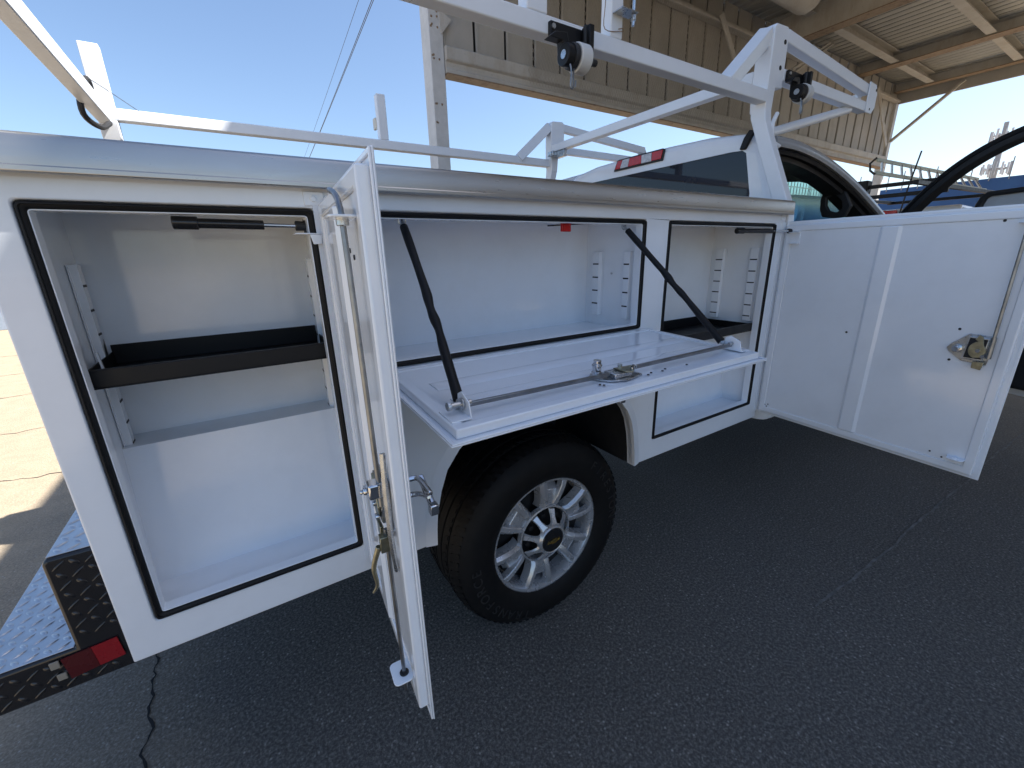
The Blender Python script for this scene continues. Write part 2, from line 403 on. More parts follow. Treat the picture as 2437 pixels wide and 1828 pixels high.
# roof deck with ribs running across, as one sheet
c = MB(); prof = []; x_ = 2.94
while x_ < 16.95:
    prof += [(x_, 5.755), (x_ + .168, 5.755), (x_ + .176, 5.81), (x_ + .200, 5.81), (x_ + .208, 5.755)]; x_ += .21
prof = [q for q in prof if q[0] <= 16.97]
n_ = len(prof); c.add([(a, -9.0, b_) for a, b_ in prof] + [(a, 4.66, b_) for a, b_ in prof], [(i, i + 1, i + 1 + n_, i + n_) for i in range(n_ - 1)])
dk = c.build("roof_deck", 'deck', can); sm = dk.modifiers.new("t", 'SOLIDIFY'); sm.thickness = .004; sm.offset = 1
c = MB(); c.box(2.93, 18.6, -9.05, 4.7, 5.818, 5.88); c.build("roof_cover", 'deck', can)  # unseen overhang past the fascia, added to keep sun off the wall end
def ibeam(name, x_, y0, y1, zb, zt, fwid, web=.02, m='beam'):
    c = MB(); c.box(x_ - web / 2, x_ + web / 2, y0, y1, zb + .016, zt - .016); c.box(x_ - fwid / 2, x_ + fwid / 2, y0, y1, zt - .0155, zt)
    o = c.build(name, m, can, .003)
    c = MB(); c.box(x_ - fwid / 2, x_ + fwid / 2, y0, y1, zb, zb + .0155); c.build("bottom_flange", 'rust', o, .003)
    return o
ibeam("girder", 10.15, -8.9, 4.40, 5.22, 5.74, .26)
ibeam("girder", 14.22, -8.9, 4.52, 5.50, 5.745, .30)
ibeam("girder", 16.62, -8.9, 4.52, 5.50, 5.745, .22)
ibeam("girder", 6.4, -8.9, 4.40, 5.30, 5.74, .22)
ibeam("girder", 3.08, -8.9, 4.48, 5.40, 5.74, .16)
c = MB(); c.box(16.93, 16.99, -9.0, 4.62, 5.285, 5.755); c.build("edge_fascia", 'wallpanel', can, .004)
c = MB(); c.box(2.93, 2.975, -9.0, 4.62, 5.42, 5.755); c.build("edge_fascia", 'wallpanel', can, .004)
yj = 3.78
while yj > -8.6:
    for a, b_ in ((10.30, 14.06), (14.38, 16.50), (6.52, 10.02), (3.18, 6.28)):
        c = MB(); c.prism([(yj - .075, 5.53), (yj - .075, 5.548), (yj + .06, 5.548), (yj + .06, 5.727), (yj - .06, 5.727), (yj - .06, 5.745), (yj + .078, 5.745), (yj + .078, 5.53)], a, b_, 'x')
        c.build("roof_joist", 'beam', can, .002)
    yj -= 1.53
def brace(p0, p1, w_, h_, nm="diagonal_brace", m='beam'):
    c = MB(); c.bar(p0, p1, w_, h_, (0, 1, 0)); return c.build(nm, m, can, .003)
brace((8.20, 4.36, 5.38), (9.0, 4.40, 4.60), .10, .03); brace((15.02, 4.36, 5.36), (16.26, 4.36, 4.15), .12, .03)
brace((12.02, 4.30, 5.70), (10.83, 4.38, 5.02), .04, .04); brace((12.16, 4.30, 5.70), (10.93, 4.38, 4.99), .04, .04)
brace((16.9, 4.50, 4.34), (16.9, 3.20, 5.49), .09, .06, m='beam')
c = MB(); c.cyl((5.2, 3.4, 5.42), (9.05, 3.4, 5.42), .24, n=28); c.cyl((9.05, 3.4, 5.42), (9.15, 3.4, 5.42), .24, .19, n=28); c.build("duct", 'beam', can, label="round duct hung below the roof deck")

# ------------------------------------------------------------------ blue fence behind
fp = MB(); pw2 = .42
fp.prism([(0, 0), (.04, -.03), (.13, -.03), (.17, 0), (pw2 + .004, .001), (pw2 + .004, .012), (0, .012)], .0, 3.58, 'z')
fpm = fp.mesh("fence_panel"); fpm.materials.append(MT['blue'])
pk = MB(); pk.box(-.014, .014, -.014, .014, 0, .60); pk.prism([(-.02, .60), (.02, .60), (0, .68)], -.014, .014, 'y'); pkm = pk.mesh("picket"); pkm.materials.append(MT['steelgrey'])
f1 = thing("blue_fence", "tall blue ribbed metal fence seen through the cab windshield, spikes on top", "fence", (20.5, 9.05, 0))
for k in range(17): link("fence_panel", fpm, f1, loc=(17.0 + k * pw2, 9.05, 0))
for k in range(28): link("picket", pkm, f1, loc=(17.1 + k * .26, 9.0, 3.52))
c = MB(); c.box(17.0, 24.2, 8.985, 9.025, 3.62, 3.66); c.box(17.0, 24.2, 8.985, 9.025, 3.98, 4.01); c.build("top_rail", 'steelgrey', f1)
f2 = thing("blue_fence", "tall blue ribbed metal fence under the cell tower with spikes along its top", "fence", (22.5, 3, 0))
for k in range(30): link("fence_panel", fpm, f2, loc=(22.5, 9.0 - k * pw2 - .42, 0), rot=(0, 0, R(90)))
for k in range(26): link("picket", pkm, f2, loc=(22.46, 8.9 - k * .46, 3.50))
c = MB(); c.box(22.40, 22.62, 2.40, 2.56, 0, 4.0); c.build("fence_post", 'blue', f2, .01)
# far wall across the yard on the left
c = MB(); c.box(-40, 2.0, 14.45, 14.75, 0, 3.6); c.box(-40.1, 2.1, 14.40, 14.80, 3.601, 3.68)
tag(c.build("yard_wall", 'bluegrey', None, .01), "pale blue-grey wall far across the sunlit yard at the left edge", "wall")
# tan building added unseen behind the viewer, for glossy faces to reflect
wb = thing("backdrop", "long tan warehouse added out of frame behind the viewer for reflections", "building", (18, -11, 0))
c = MB(); c.box(6, 34, -18, -11, 0, 5.2); c.build("wall", 'tan', wb, .02)
for k in range(5):
    c = MB(); c.box(7 + k * 5.4, 10.2 + k * 5.4, -11.06, -10.9, .02, 3.4); d = c.build("roller_door", 'darkdoor', wb)
    c = MB()
    for j in range(11): c.box(7.05 + k * 5.4, 10.15 + k * 5.4, -10.89, -10.87, .1 + j * .29, .33 + j * .29)
    c.build("slat", 'darkdoor', d)
c = MB(); c.box(5.8, 34.2, -18.2, -10.8, 5.2, 5.5); c.build("roof", 'bluegrey', wb, .02)
# cell tower
ct = thing("cell_tower", "far grey cell tower with clustered antennas above the blue fence", "tower", (95, 17.3, 0))
c = MB(); c.cyl((95, 17.3, 0), (95, 17.7, 17.6), .45, .25, 14); c.build("mast", 'steelgrey', ct)
for zz in (11.6, 15.9):
    c = MB(); c.tube([(95 + 1.3 * math.cos(t * math.pi / 6), 17.5 + 1.3 * math.sin(t * math.pi / 6), zz) for t in range(12)], .07, 6, True)
    for t in range(6): c.bar((95, 17.5, zz), (95 + 1.3 * math.cos(t * math.pi / 3), 17.5 + 1.3 * math.sin(t * math.pi / 3), zz), .1, .1)
    pf = c.build("antenna_platform", 'steelgrey', ct)
    for t in range(12):
        a = t * math.pi / 6 + .1; px, py = 95 + 1.4 * math.cos(a), 17.5 + 1.4 * math.sin(a)
        c = MB(); hh = random.uniform(.5, .95); c.box(px - .09, px + .09, py - .11, py + .11, zz - hh, zz + hh * .9); c.build("antenna_panel", 'clearlens' if t % 3 else 'steelgrey', pf)
# power lines
for dx, dz, lb in ((0, 0, "lowest overhead cable crossing the sky left of the column"), (.22, .28, "middle overhead cable crossing the sky left of the column"), (-.12, .62, "topmost thin overhead cable in the sky left of the column")):
    pts = []
    for i in range(25):
        t = i / 24; y_ = 4 + t * 76
        pts.append((5.45 + dx * (1 - t) + .028 * (y_ - 10), y_, 9.6 - .055 * (y_ - 12) + .00042 * (y_ - 30) ** 2 - .1 + dz * (1 - t * .6)))
    c = MB(); c.tube(pts, .012 if dz < .5 else .008, 5); tag(c.build("power_cable", 'wire'), lb, "cable")

# ================================================================== THE SERVICE TRUCK
TR = thing("service_truck", "white utility service-body pickup with its side compartments open", "truck", (1.25, .99, 0))
ZT, ZB = 1.593, .6486
arch = [(.713, ZB), (.716, .70), (.722, .755), (.739, .825), (.763, .888), (.805, .942), (.87, .995), (.96, 1.035), (1.07, 1.055), (1.2, 1.058), (1.30, 1.05), (1.40, 1.012), (1.483, .943), (1.518, .902), (1.542, .857), (1.560, .79), (1.571, .72), (1.577, ZB)]
outer = [(0, ZB)] + arch + [(2.495, ZB), (2.495, 1.645), (0, 1.645)]
holes = [rrect(.056, .507, .733, ZT, .010), rrect(.62, 1.5655, 1.2157, ZT, .010), rrect(1.685, 2.419, .733, ZT, .010)]
c = MB(); c.holed(outer, holes, 0, .028); body = c.build("side_panel", 'white', TR, .004, seg=3)
# fender lip around the wheel opening
a2 = []
cx_, cz_ = 1.145, .70
for (x_, z_) in arch:
    d = Vector((x_ - cx_, z_ - cz_)).normalized() * .034
    a2.append((x_ + d.x, max(z_ + (d.y if z_ > .70 else 0), ZB)))
c = MB()
for i in range(len(arch) - 1): 
    p, q, r_, s_ = arch[i], arch[i + 1], a2[i + 1], a2[i]
    c.add([(p[0], -.010, p[1]), (q[0], -.010, q[1]), (r_[0], -.001, r_[1]), (s_[0], -.001, s_[1]), (p[0], .03, p[1]), (q[0], .03, q[1])], [(0, 1, 2, 3), (0, 4, 5, 1)])
c.build("fender_lip", 'white', body, ang=60)
# shell pieces closing the body: rear wall, inner bed wall, bulkhead, floor, far side
c = MB(); c.box(0, .012, .0285, .34, ZB, 1.645); c.box(.013, .655, .335, .35, ZB + .01, 1.645); c.box(.656, 1.634, .335, .35, 1.142, 1.645); c.box(1.635, 2.48, .335, .35, ZB + .01, 1.645); c.box(2.482, 2.494, .0285, 1.95, ZB, 1.63)
c.build("body_wall", 'white', TR, .003)
c = MB(); c.box(.013, 2.48, .351, 1.63, .98, 1.0); c.build("bed_floor", 'black', TR)
c = MB(); c.box(0, 2.495, 1.64, 1.98, ZB + .25, 1.645); c.box(0, .70, 1.64, 1.979, ZB, ZB + .249); c.box(1.60, 2.495, 1.64, 1.979, ZB, ZB + .249); c.build("far_body", 'white', TR, .004)
# compartment sheets flush over the wheel
c = MB(); c.box(.03, .68, .34, 1.62, .655, .665); c.box(1.62, 2.47, .34, 1.62, .655, .665); c.build("underfloor", 'dark', TR)
c = MB(); c.prism([(.66, .652)] + [(q[0], max(q[1], .652)) for q in arch] + [(1.63, .652), (1.63, 1.14), (.66, 1.14)], .03, .045)
c.build("wheel_house", 'dark', TR)
c = MB(); n_ = len(arch)
c.add([(q[0], .045, q[1]) for q in arch] + [(q[0], .62, q[1]) for q in arch], [(i, i + 1, i + 1 + n_, i + n_) for i in range(n_ - 1)])
c.box(.64, 1.65, .62, .63, .64, 1.14); c.build("wheel_house", 'dark', TR, label="dark inner liner of the wheel well")
c = MB(); c.box(-.1, 4.2, .52, .60, .60, .80); c.box(-.1, 4.2, 1.38, 1.46, .60, .80); c.build("frame_rail", 'dark', TR, .006)
c = MB(); c.cyl((1.21, .2, .41), (1.21, 1.78, .41), .055); c.lathe([(.02, -.2), (.17, -.1), (.19, 0), (.17, .1), (.02, .2)], (1.21, .99, .41), 'y', 20); c.build("axle", 'dark', TR)
# leaf spring and shock
c = MB(); c.tube([(.55, .56, .60), (.85, .56, .42), (1.21, .56, .34), (1.57, .56, .42), (1.87, .56, .62)], .028, 6); c.cyl((1.42, .42, .36), (1.52, .44, .95), .026); c.build("leaf_spring", 'dark', TR)
# steel cap rail
c = MB(); c.prism([(-.024, 1.629), (-.0315, 1.631), (-.0315, 1.639), (-.030, 1.641), (-.030, 1.677), (-.0275, 1.684), (-.021, 1.6885), (-.012, 1.690), (.34, 1.691), (.34, 1.640), (.30, 1.646), (.0, 1.646), (-.024, 1.638)], -.012, 2.497, 'x')
cap = c.build("cap_rail", 'steel', TR, .0015, label="brushed steel cap rail along the top edge")
c = MB(); c.prism([(1.64, 1.646), (1.64, 1.69), (2.0, 1.69), (2.01, 1.68), (2.01, 1.632), (1.98, 1.646)], -.012, 2.497, 'x'); c.build("cap_rail", 'steel', TR, .003)

# ---- compartments
def seal(x0, x1, z0, z1, nm="door_seal"):
    c = MB(); wd, y0, y1 = .0135, -.002, .024
    c.holed(rrect(x0 + .001, x1 - .001, z0 + .001, z1 - .001, .010), [rrect(x0 + wd, x1 - wd, z0 + wd, z1 - wd, .006)], y0, y1)
    o = c.build(nm, 'rubber', TR, .006, seg=3)
    c = MB(); wi = wd + .0005
    c.holed(rrect(x0 + wi, x1 - wi, z0 + wi, z1 - wi, .006), [rrect(x0 + wi + .0022, x1 - wi - .0022, z0 + wi + .0022, z1 - wi - .0022, .004)], .004, .034)
    c.build("seal_clip", 'white', o, .0006)
    c = MB(); c.holed(rrect(x0 + .0042, x1 - .0042, z0 + .0042, z1 - .0042, .008), [rrect(x0 + .0075, x1 - .0075, z0 + .0075, z1 - .0075, .006)], -.0058, -.0015); c.build("seal_ridge", 'rubber', o, .001); return o
seal(.056, .507, .733, ZT); seal(.62, 1.5655, 1.2157, ZT); seal(1.685, 2.419, .733, ZT)
def liner(nm, x0, x1, prof, label=None):
    c = MB(); k = len(prof)
    c.add([(x0, y_, z_) for y_, z_ in prof] + [(x1, y_, z_) for y_, z_ in prof], [(i, i + 1, i + 1 + k, i + k) for i in range(k - 1)] + [tuple(range(k)), tuple(range(k, 2 * k))])
    me = c.mesh(nm); me.materials.append(MT['white']); o = link(nm, me, TR, label=label)
    return o
D = .305
lowp = [(.03, 1.603), (D, 1.600), (D, 1.073), (.205, 1.073), (.155, .728), (.03, .728)]
la = liner("rear_compartment", .043, .522, lowp, "tall white rear compartment with black shelf tray")
lb_ = liner("middle_compartment", .606, 1.572, [(.03, 1.603), (D, 1.598), (D, 1.206), (.03, 1.206)], "wide white middle compartment above the wheel")
lc = liner("front_compartment", 1.670, 2.432, lowp, "white front compartment with slotted shelf standards")
# faint weld line along mid ceiling front
def tray(x0, x1, y0, y1, z0, h, parent):
    c = MB(); t = .003
    c.box(x0, x1, y0, y1, z0, z0 + t)
    c.box(x0, x1, y0, y0 + t, z0 + t, z0 + h); c.box(x0, x1, y0 + t, y0 + .014, z0 + h - t, z0 + h)
    c.box(x0, x1, y1 - t, y1, z0 + t, z0 + h + .012)
    c.box(x0, x0 + t, y0 + .015, y1 - t, z0 + t, z0 + h - .004); c.box(x1 - t, x1, y0 + .015, y1 - t, z0 + t, z0 + h - .004)
    return c.build("shelf_tray", 'black', parent, .0012)
tray(.058, .510, .046, .300, 1.255, .038, la)
tray(1.69, 2.418, .036, .300, 1.106, .038, lc)
def standard(x_, side, y0, y1, z0, z1, parent, ns, z_first, dz):
    c = MB(); t = .015
    xa, xb = (x_, x_ + t) if side > 0 else (x_ - t, x_)
    ya, yb = y0, y1
    c.prism([(xa if side > 0 else xb, ya - .008), (xa + .002 if side > 0 else xb - .002, ya - .008), (xa + .002 if side > 0 else xb - .002, ya), (xb if side > 0 else xa, ya + .004), (xb if side > 0 else xa, yb - .004), (xa + .002 if side > 0 else xb - .002, yb), (xa + .002 if side > 0 else xb - .002, yb + .008), (xa if side > 0 else xb, yb + .008)], z0, z1, 'z')
    o = c.build("shelf_standard", 'white', parent, .001)
    xs = (xb - .001, xb + .0006) if side > 0 else (xa - .0006, xa + .001)
    s = MB(); s.box(xs[0], xs[1], ya + .005, yb - .005, -.0026, .0026); sm_ = s.mesh("slot"); sm_.materials.append(MT['slot'])
    for i in range(ns): link("slot", sm_, parent, loc=(0, 0, z_first - i * dz))
    return o
standard(.044, 1, .225, .262, .90, 1.49, la, 9, 1.445, .053)
standard(.521, -1, .225, .262, .90, 1.49, la, 9, 1.445, .053)
standard(1.571, -1, .214, .255, 1.245, 1.49, lb_, 4, 1.445, .051); standard(1.571, -1, .056, .092, 1.245, 1.49, lb_, 4, 1.445, .051)
standard(2.431, -1, .229, .275, 1.150, 1.492, lc, 6, 1.440, .053); standard(2.431, -1, .056, .100, 1.150, 1.492, lc, 6, 1.440, .053)
# shelf bracket hooks in the rear compartment
c = MB(); c.prism([(.232, 1.27), (.262, 1.27), (.262, 1.325), (.25, 1.325)], .056, .059, 'x'); c.build("shelf_hook", 'white', la); c = MB(); c.prism([(.11, 1.262), (.118, 1.262), (.105, 1.32), (.098, 1.32)], .075, .078, 'x'); c.build("shelf_hook", 'white', la)
# wiring and rivets inside
c = MB(); c.tube([(1.35, .28, 1.588), (1.47, .12, 1.59), (1.55, .05, 1.588)], .0025, 6); c.build("wiring", 'slot', lb_)
c = MB()
for q in ((1.5705, .16, 1.41),): c.cyl(q, (q[0] - .003, q[1], q[2]), .004, n=10)
c.build("rivet", 'zinc', lb_)
c = MB(); c.box(1.23, 1.266, .046, .056, 1.554, 1.580); c.box(1.236, 1.26, .043, .0462, 1.560, 1.574); c.build("red_tag", 'red', lb_, .002)
# gas struts
def strut(p0, p1, p2, nm="gas_strut"):
    p0, p1, p2 = Vector(p0), Vector(p1), Vector(p2)
    c = MB(); c.cyl(p0, p1, .0095, n=16); o = c.build(nm, 'gloss_black', TR, .001)
    d = (p1 - p0).normalized()
    c = MB(); c.cyl(p0 - d * .012, p0 + d * .03, .0125, n=16); c.build("end_fitting", 'gloss_black', o, .002)
    c = MB(); c.cyl(p1, p2, .0042, n=12); c.build("piston_rod", 'chrome', o)
    c = MB(); c.cyl(p2 - d * .004, p2 + d * .034, .0105, .009, n=16); c.cyl(p2 + d * .02 + Vector((0, 0, -.016)), p2 + d * .02 + Vector((0, 0, .012)), .008, n=12); c.build("end_fitting", 'trim', o, .002)
strut((.266, .042, 1.5635), (.41, .040, 1.561), (.474, .038, 1.560))
strut((2.205, .045, 1.564), (2.405, .006, 1.562), (2.468, -.034, 1.561))
c = MB(); c.box(.462, .522, -.012, .03, 1.5405, 1.5430); c.prism([(.495, 1.52), (.512, 1.52), (.515, 1.540), (.49, 1.540)], -.012, -.009); c.build("strut_bracket", 'white', TR, .001)
# piano hinges
def hinge(x_, z0, z1):
    c = MB(); k = int((z1 - z0) / .05)
    for i in range(k):
        a = z0 + (z1 - z0) * i / k; c.cyl((x_, -.010, a + .0006), (x_, -.010, a + (z1 - z0) / k - .0006), .0055, n=10)
    c.box(x_ - .030, x_ - .004, -.0035, -.0005, z0, z1); c.box(x_ - .0045, x_ + .004, -.004, -.0005, z0, z1)
    return c.build("piano_hinge", 'white', TR, ang=50)
hinge(.535, .69, 1.60); hinge(2.500, .69, 1.60)
c = MB(); c.box(2.452, 2.486, -.004, -.0005, 1.605, 1.632); c.cyl((2.469, -.008, 1.618), (2.469, 0, 1.618), .006, n=12); c.build("hinge_cap", 'white', TR, .001)
c = MB(); c.box(.49, .53, -.004, -.0005, 1.598, 1.626); c.cyl((.508, -.008, 1.612), (.508, 0, 1.612), .006, n=12); c.build("hinge_cap", 'white', TR, .001)

# ---- swing doors: local x runs from the hinge to the free edge, local -y is the inner face
def swing_door(nm, wd, z0, z1, depth, loc, ang, rib, label):
    c = MB(); fl = .017
    c.box(.004, wd, -.003, 0, z0, z1)
    d = c.build(nm, 'white', TR, .0012, loc=loc, rot=(0, 0, R(ang)), label=label)
    # returned hem around the skin
    c = MB(); c.holed([(.005, z0 + .001), (wd - .001, z0 + .001), (wd - .001, z1 - .001), (.005, z1 - .001)], [[(.012, z0 + .008), (wd - .008, z0 + .008), (wd - .008, z1 - .008), (.012, z1 - .008)]], -.0062, -.0032)
    c.build("hem", 'white', d, .001)
    c = MB(); u0, u1, a, b_ = .014, wd - fl, z0 + fl, z1 - fl
    bw = .026
    c.holed([(u0, a), (u1, a), (u1, b_), (u0, b_)], [[(u0 + bw, a + bw), (u1 - bw, a + bw), (u1 - bw, b_ - bw), (u0 + bw, b_ - bw)]], -depth, -.0033)
    c.build("door_frame", 'white', d, .004, seg=3)
    c = MB(); c.box(u0 + bw + .0005, u1 - bw - .0005, -depth + .005, -.0035, a + bw + .0005, b_ - bw - .0005); c.build("inner_panel", 'white', d)
    if rib:
        c = MB(); r0, r1 = rib; z_a, z_b = a + bw + .002, b_ - bw - .002; yb = -depth + .005
        c.prism([(r0 - .012, yb), (r0, yb - .009), (r1, yb - .009), (r1 + .012, yb)], z_a, z_b, 'z'); c.build("stiffening_rib", 'white', d, .003, seg=3)
    return d
rd = swing_door("rear_compartment_door", .485, .675, 1.616, .022, (.535, -.010, 0), -93.6, (.21, .26), "rear compartment door swung open towards the viewer, seen edge-on")
fd = swing_door("front_compartment_door", .812, .682, 1.602, .026, (2.505, -.008, 0), -94.9, (.376, .424), "front compartment door swung wide open, inner face showing its latch")
def latch(par, ut, zc, depth, rods, flip=1):
    """paddle latch: lock at (ut, zc), body towards +u"""
    y0 = -depth + .0045
    c = MB(); pts = [(ut, zc), (ut + .010, zc + .016), (ut + .05, zc + .056), (ut + .115, zc + .052), (ut + .108, zc - .045), (ut + .045, zc - .040), (ut + .008, zc - .012)]
    c.prism(pts, y0 - .004, y0)
    o = c.build("latch_plate", 'zinc', par, .0015)
    c = MB(); c.prism([(ut + .052, zc + .050), (ut + .104, zc + .048), (ut + .10, zc - .032), (ut + .047, zc - .030)], y0 - .016, y0 - .0045); c.build("latch_body", 'zinc', par, .003)
    c = MB(); c.prism([(ut + .056, zc + .044), (ut + .099, zc + .042), (ut + .095, zc - .025), (ut + .052, zc - .024)], y0 - .0166, y0 - .0158); c.build("latch_recess", 'slot', par)
    arc = [(ut + .086 + .027 * math.cos(t), zc + .006 + .030 * math.sin(t)) for t in [R(105 + 16 * i) for i in range(10)]]
    c = MB(); c.prism([(ut + .088, zc + .050), (ut + .078, zc + .058), (ut + .070, zc + .040)] + arc + [(ut + .096, zc - .018), (ut + .104, zc + .004), (ut + .094, zc + .024)], y0 - .021, y0 - .017); c.build("latch_cam", 'yzinc', par, .001)
    c = MB(); c.prism([(ut + .078, zc - .034), (ut + .106, zc - .032), (ut + .102, zc - .060), (ut + .079, zc - .056)], y0 - .022, y0 - .016); c.build("latch_tongue", 'yzinc', par, .001)
    c = MB(); c.cyl((ut + .03, y0 - .004, zc + .002), (ut + .03, y0 - .03, zc + .002), .010, .0095, 14); c.cyl((ut + .03, y0 - .006, zc + .002), (ut + .03, y0 - .012, zc + .002), .015, n=6); c.build("lock_cylinder", 'chrome', par, .001)
    dots("rivet", 'chrome', par, [((ut + q[0], y0 - .02, zc + q[1]), (ut + q[0], y0 - .026, zc + q[1]), .006) for q in ((.084, .004), (.099, -.014))], 12)
    return y0
y0 = latch(fd, .640, 1.138, .026, 0)
c = MB(); c.cyl((.752, -.042, 1.12), (.752, -.042, 1.19), .0075, .0065, 12); c.cyl((.752, -.042, 1.19), (.748, -.042, 1.58), .0048, n=10); c.build("latch_rod", 'rod', fd)
c = MB(); c.prism([(.722, -.021), (.772, -.021), (.772, -.050), (.765, -.056), (.735, -.056), (.728, -.05)], .748, .7505, 'z'); c.cyl((.748, -.044, .745), (.748, -.044, .754), .008, n=14); c.build("rod_guide", 'white', fd, .001)
c = MB(); c.prism([(.722, -.021), (.772, -.021), (.772, -.050), (.765, -.056), (.735, -.056), (.728, -.05)], 1.545, 1.5475, 'z'); c.build("rod_guide", 'white', fd, .001)
dots("hole", 'slot', fd, [((u_, -.0205, z_), (u_, -.0225, z_), .0042 if z_ > .76 else .003) for u_, z_ in ((.326, 1.145), (.66, 1.205), (.655, 1.095), (.71, .735), (.675, .745), (.69, 1.555), (.04, .735), (.05, .728), (.055, .74))])
c = MB(); c.box(.034, .075, -.026, -.0215, 1.505, 1.555); c.box(.034, .078, -.044, -.026, 1.552, 1.555); c.box(.034, .078, -.040, -.026, 1.505, 1.508); c.build("strut_bracket", 'white', fd, .001)
# rear door hardware
DR = .022
latch(rd, .300, 1.085, DR, 0)
ur = .424
c = MB(); c.cyl((ur, -.034, .70), (ur, -.034, 1.06), .0036, n=12); c.build("latch_rod", 'rod', rd)
c = MB(); c.tube(smooth_path([(ur - .006, -.034, 1.10), (ur - .012, -.034, 1.3), (ur - .02, -.034, 1.525), (ur - .028, -.034, 1.556), (ur - .055, -.034, 1.575), (ur - .105, -.034, 1.587)], 5), .0042, 12); c.build("latch_rod", 'rod', rd)
for zz in (.742, 1.541):
    c = MB(); c.prism(rrect(ur - .03, ur + .02, -.056, -.020, .009), zz - .0015, zz + .0015, 'z'); g = c.build("rod_guide", 'white', rd, .0008)
    c = MB(); c.cyl((ur - (.02 if zz > 1 else 0), -.034, zz - .010), (ur - (.02 if zz > 1 else 0), -.034, zz + .004), .0085, n=16); c.build("grommet", 'trim' if zz < 1 else 'zinc', rd, .001)
c = MB(); c.tube(smooth_path([(ur - .004, -.036, .728), (ur - .012, -.05, .722), (ur - .016, -.052, .712)], 3), .0018, 6); c.build("cotter_pin", 'rod', rd)
c = MB(); c.prism([(ur - .005, 1.02), (ur + .008, 1.02), (ur + .010, 1.05), (ur - .006, 1.05)], -.046, -.026); c.tube(smooth_path([(ur, -.048, 1.03), (ur - .004, -.060, .99), (ur - .004, -.058, .955), (ur - .01, -.066, .935)], 4), [.0055, .0052, .005, .0047, .0045, .0042, .004, .0037, .0034, .003, .0027, .0024, .002], 8); c.build("release_lever", 'yzinc', rd, .001)
c = MB(); c.box(ur - .024, ur + .002, -.052, -.030, 1.118, 1.144); c.cyl((ur - .011, -.052, 1.131), (ur - .011, -.059, 1.131), .0065, n=12); c.cyl((ur - .011, -.058, 1.131), (ur - .011, -.064, 1.131), .004, n=10); c.build("lock_cylinder", 'chrome', rd, .003)
c = MB(); c.tube(smooth_path([(ur + .012, -.026, 1.20), (ur + .02, -.03, 1.12), (ur + .022, -.03, 1.04), (ur + .016, -.026, .985)], 4), .0045, 8); c.build("latch_arm", 'zinc', rd)
dots("hole", 'slot', rd, [((u_, -DR + .0055, z_), (u_, -DR + .0035, z_), .004) for u_, z_ in ((.25, .75), (.33, 1.5), (.36, 1.49))])
# outer T-handle on the rear door (local +y is outside)
c = MB(); c.prism(rrect(.30, .42, 1.04, 1.10, .012), .0005, .006); hp = c.build("handle_plate", 'chrome', rd, .002)
c = MB(); c.tube(smooth_path([(.335, .006, 1.085), (.335, .035, 1.088), (.345, .050, 1.088), (.405, .052, 1.088)], 5), .0052, 10)
c.tube(smooth_path([(.335, .006, 1.055), (.335, .030, 1.055), (.35, .048, 1.06), (.395, .052, 1.075)], 5), .0052, 10)
c.bar((.338, .054, 1.090), (.412, .054, 1.062), .009, .012, (0, 1, 0)); c.box(.402, .418, .046, .062, 1.050, 1.070); c.build("door_handle", 'chrome', rd, .002)

# ---- drop-down middle door: local +y points outwards from the hinge, local +z is its inner (upper) face
x0d, wdd, hd = .596, 1.002, .438
c = MB(); c.box(0, wdd, -hd, 0, -.003, 0)
md = c.build("drop_down_door", 'white', TR, .001, loc=(x0d, -.010, 1.200), rot=(R(2.6), 0, 0), label="middle door folded down flat like a table, held by two sleeved cables")
def zplate(outer_, hole_, z0, z1):
    b_ = MB(); b_.holed(outer_, [hole_] if hole_ else [], z0, z1); b_.v = [(x_, z_, y_) for (x_, y_, z_) in b_.v]; return b_
zplate([(.001, -hd + .001), (wdd - .001, -hd + .001), (wdd - .001, -.001), (.001, -.001)], [(.008, -hd + .008), (wdd - .008, -hd + .008), (wdd - .008, -.008), (.008, -.008)], .0002, .0034).build("hem", 'white', md, .001)
fl, bw, dp = .018, .024, .020
zplate([(fl, -hd + fl), (wdd - fl, -hd + fl), (wdd - fl, -.014), (fl, -.014)], [(fl + bw, -hd + fl + bw), (wdd - fl - bw, -hd + fl + bw), (wdd - fl - bw, -.014 - bw), (fl + bw, -.014 - bw)], .0004, dp).build("door_frame", 'white', md, .003, seg=3)
c = MB(); c.box(fl + bw + .0005, wdd - fl - bw - .0005, -hd + fl + bw + .0005, -.014 - bw - .0005, .0005, dp - .0035); c.build("inner_panel", 'white', md)
for ya in (-.30, -.185):
    c = MB(); c.prism([(ya - .030, dp - .0034), (ya - .018, dp + .0008), (ya + .018, dp + .0008), (ya + .030, dp - .0034)], fl + bw + .03, wdd - fl - bw - .03, 'x'); c.build("stiffening_rib", 'white', md, .0015)
zc = dp + .004
# end brackets, flat rod, latch
for xx, s_ in ((.062, 1), (wdd - .062, -1)):
    c = MB(); c.prism([(-hd + .045, dp), (-hd + .105, dp), (-hd + .100, dp + .034), (-hd + .085, dp + .042), (-hd + .055, dp + .030)], xx - .0015, xx + .0015, 'x')
    c.box(min(xx, xx - s_ * .04), max(xx, xx - s_ * .04), -hd + .045, -hd + .105, dp, dp + .003); c.build("end_bracket", 'white', md, .001)
    c = MB(); c.cyl((xx - .03 * s_, -hd + .078, dp + .020), (xx + .016 * s_, -hd + .078, dp + .020), .0055, n=10); c.cyl((xx - .006 * s_, -hd + .078, dp + .020), (xx - .002 * s_, -hd + .078, dp + .020), .012, n=14)
    c.cyl((xx - .034 * s_, -hd + .078, dp + .020), (xx - .026 * s_, -hd + .078, dp + .020), .009, n=8); c.build("pivot_bolt", 'zinc', md, .001)
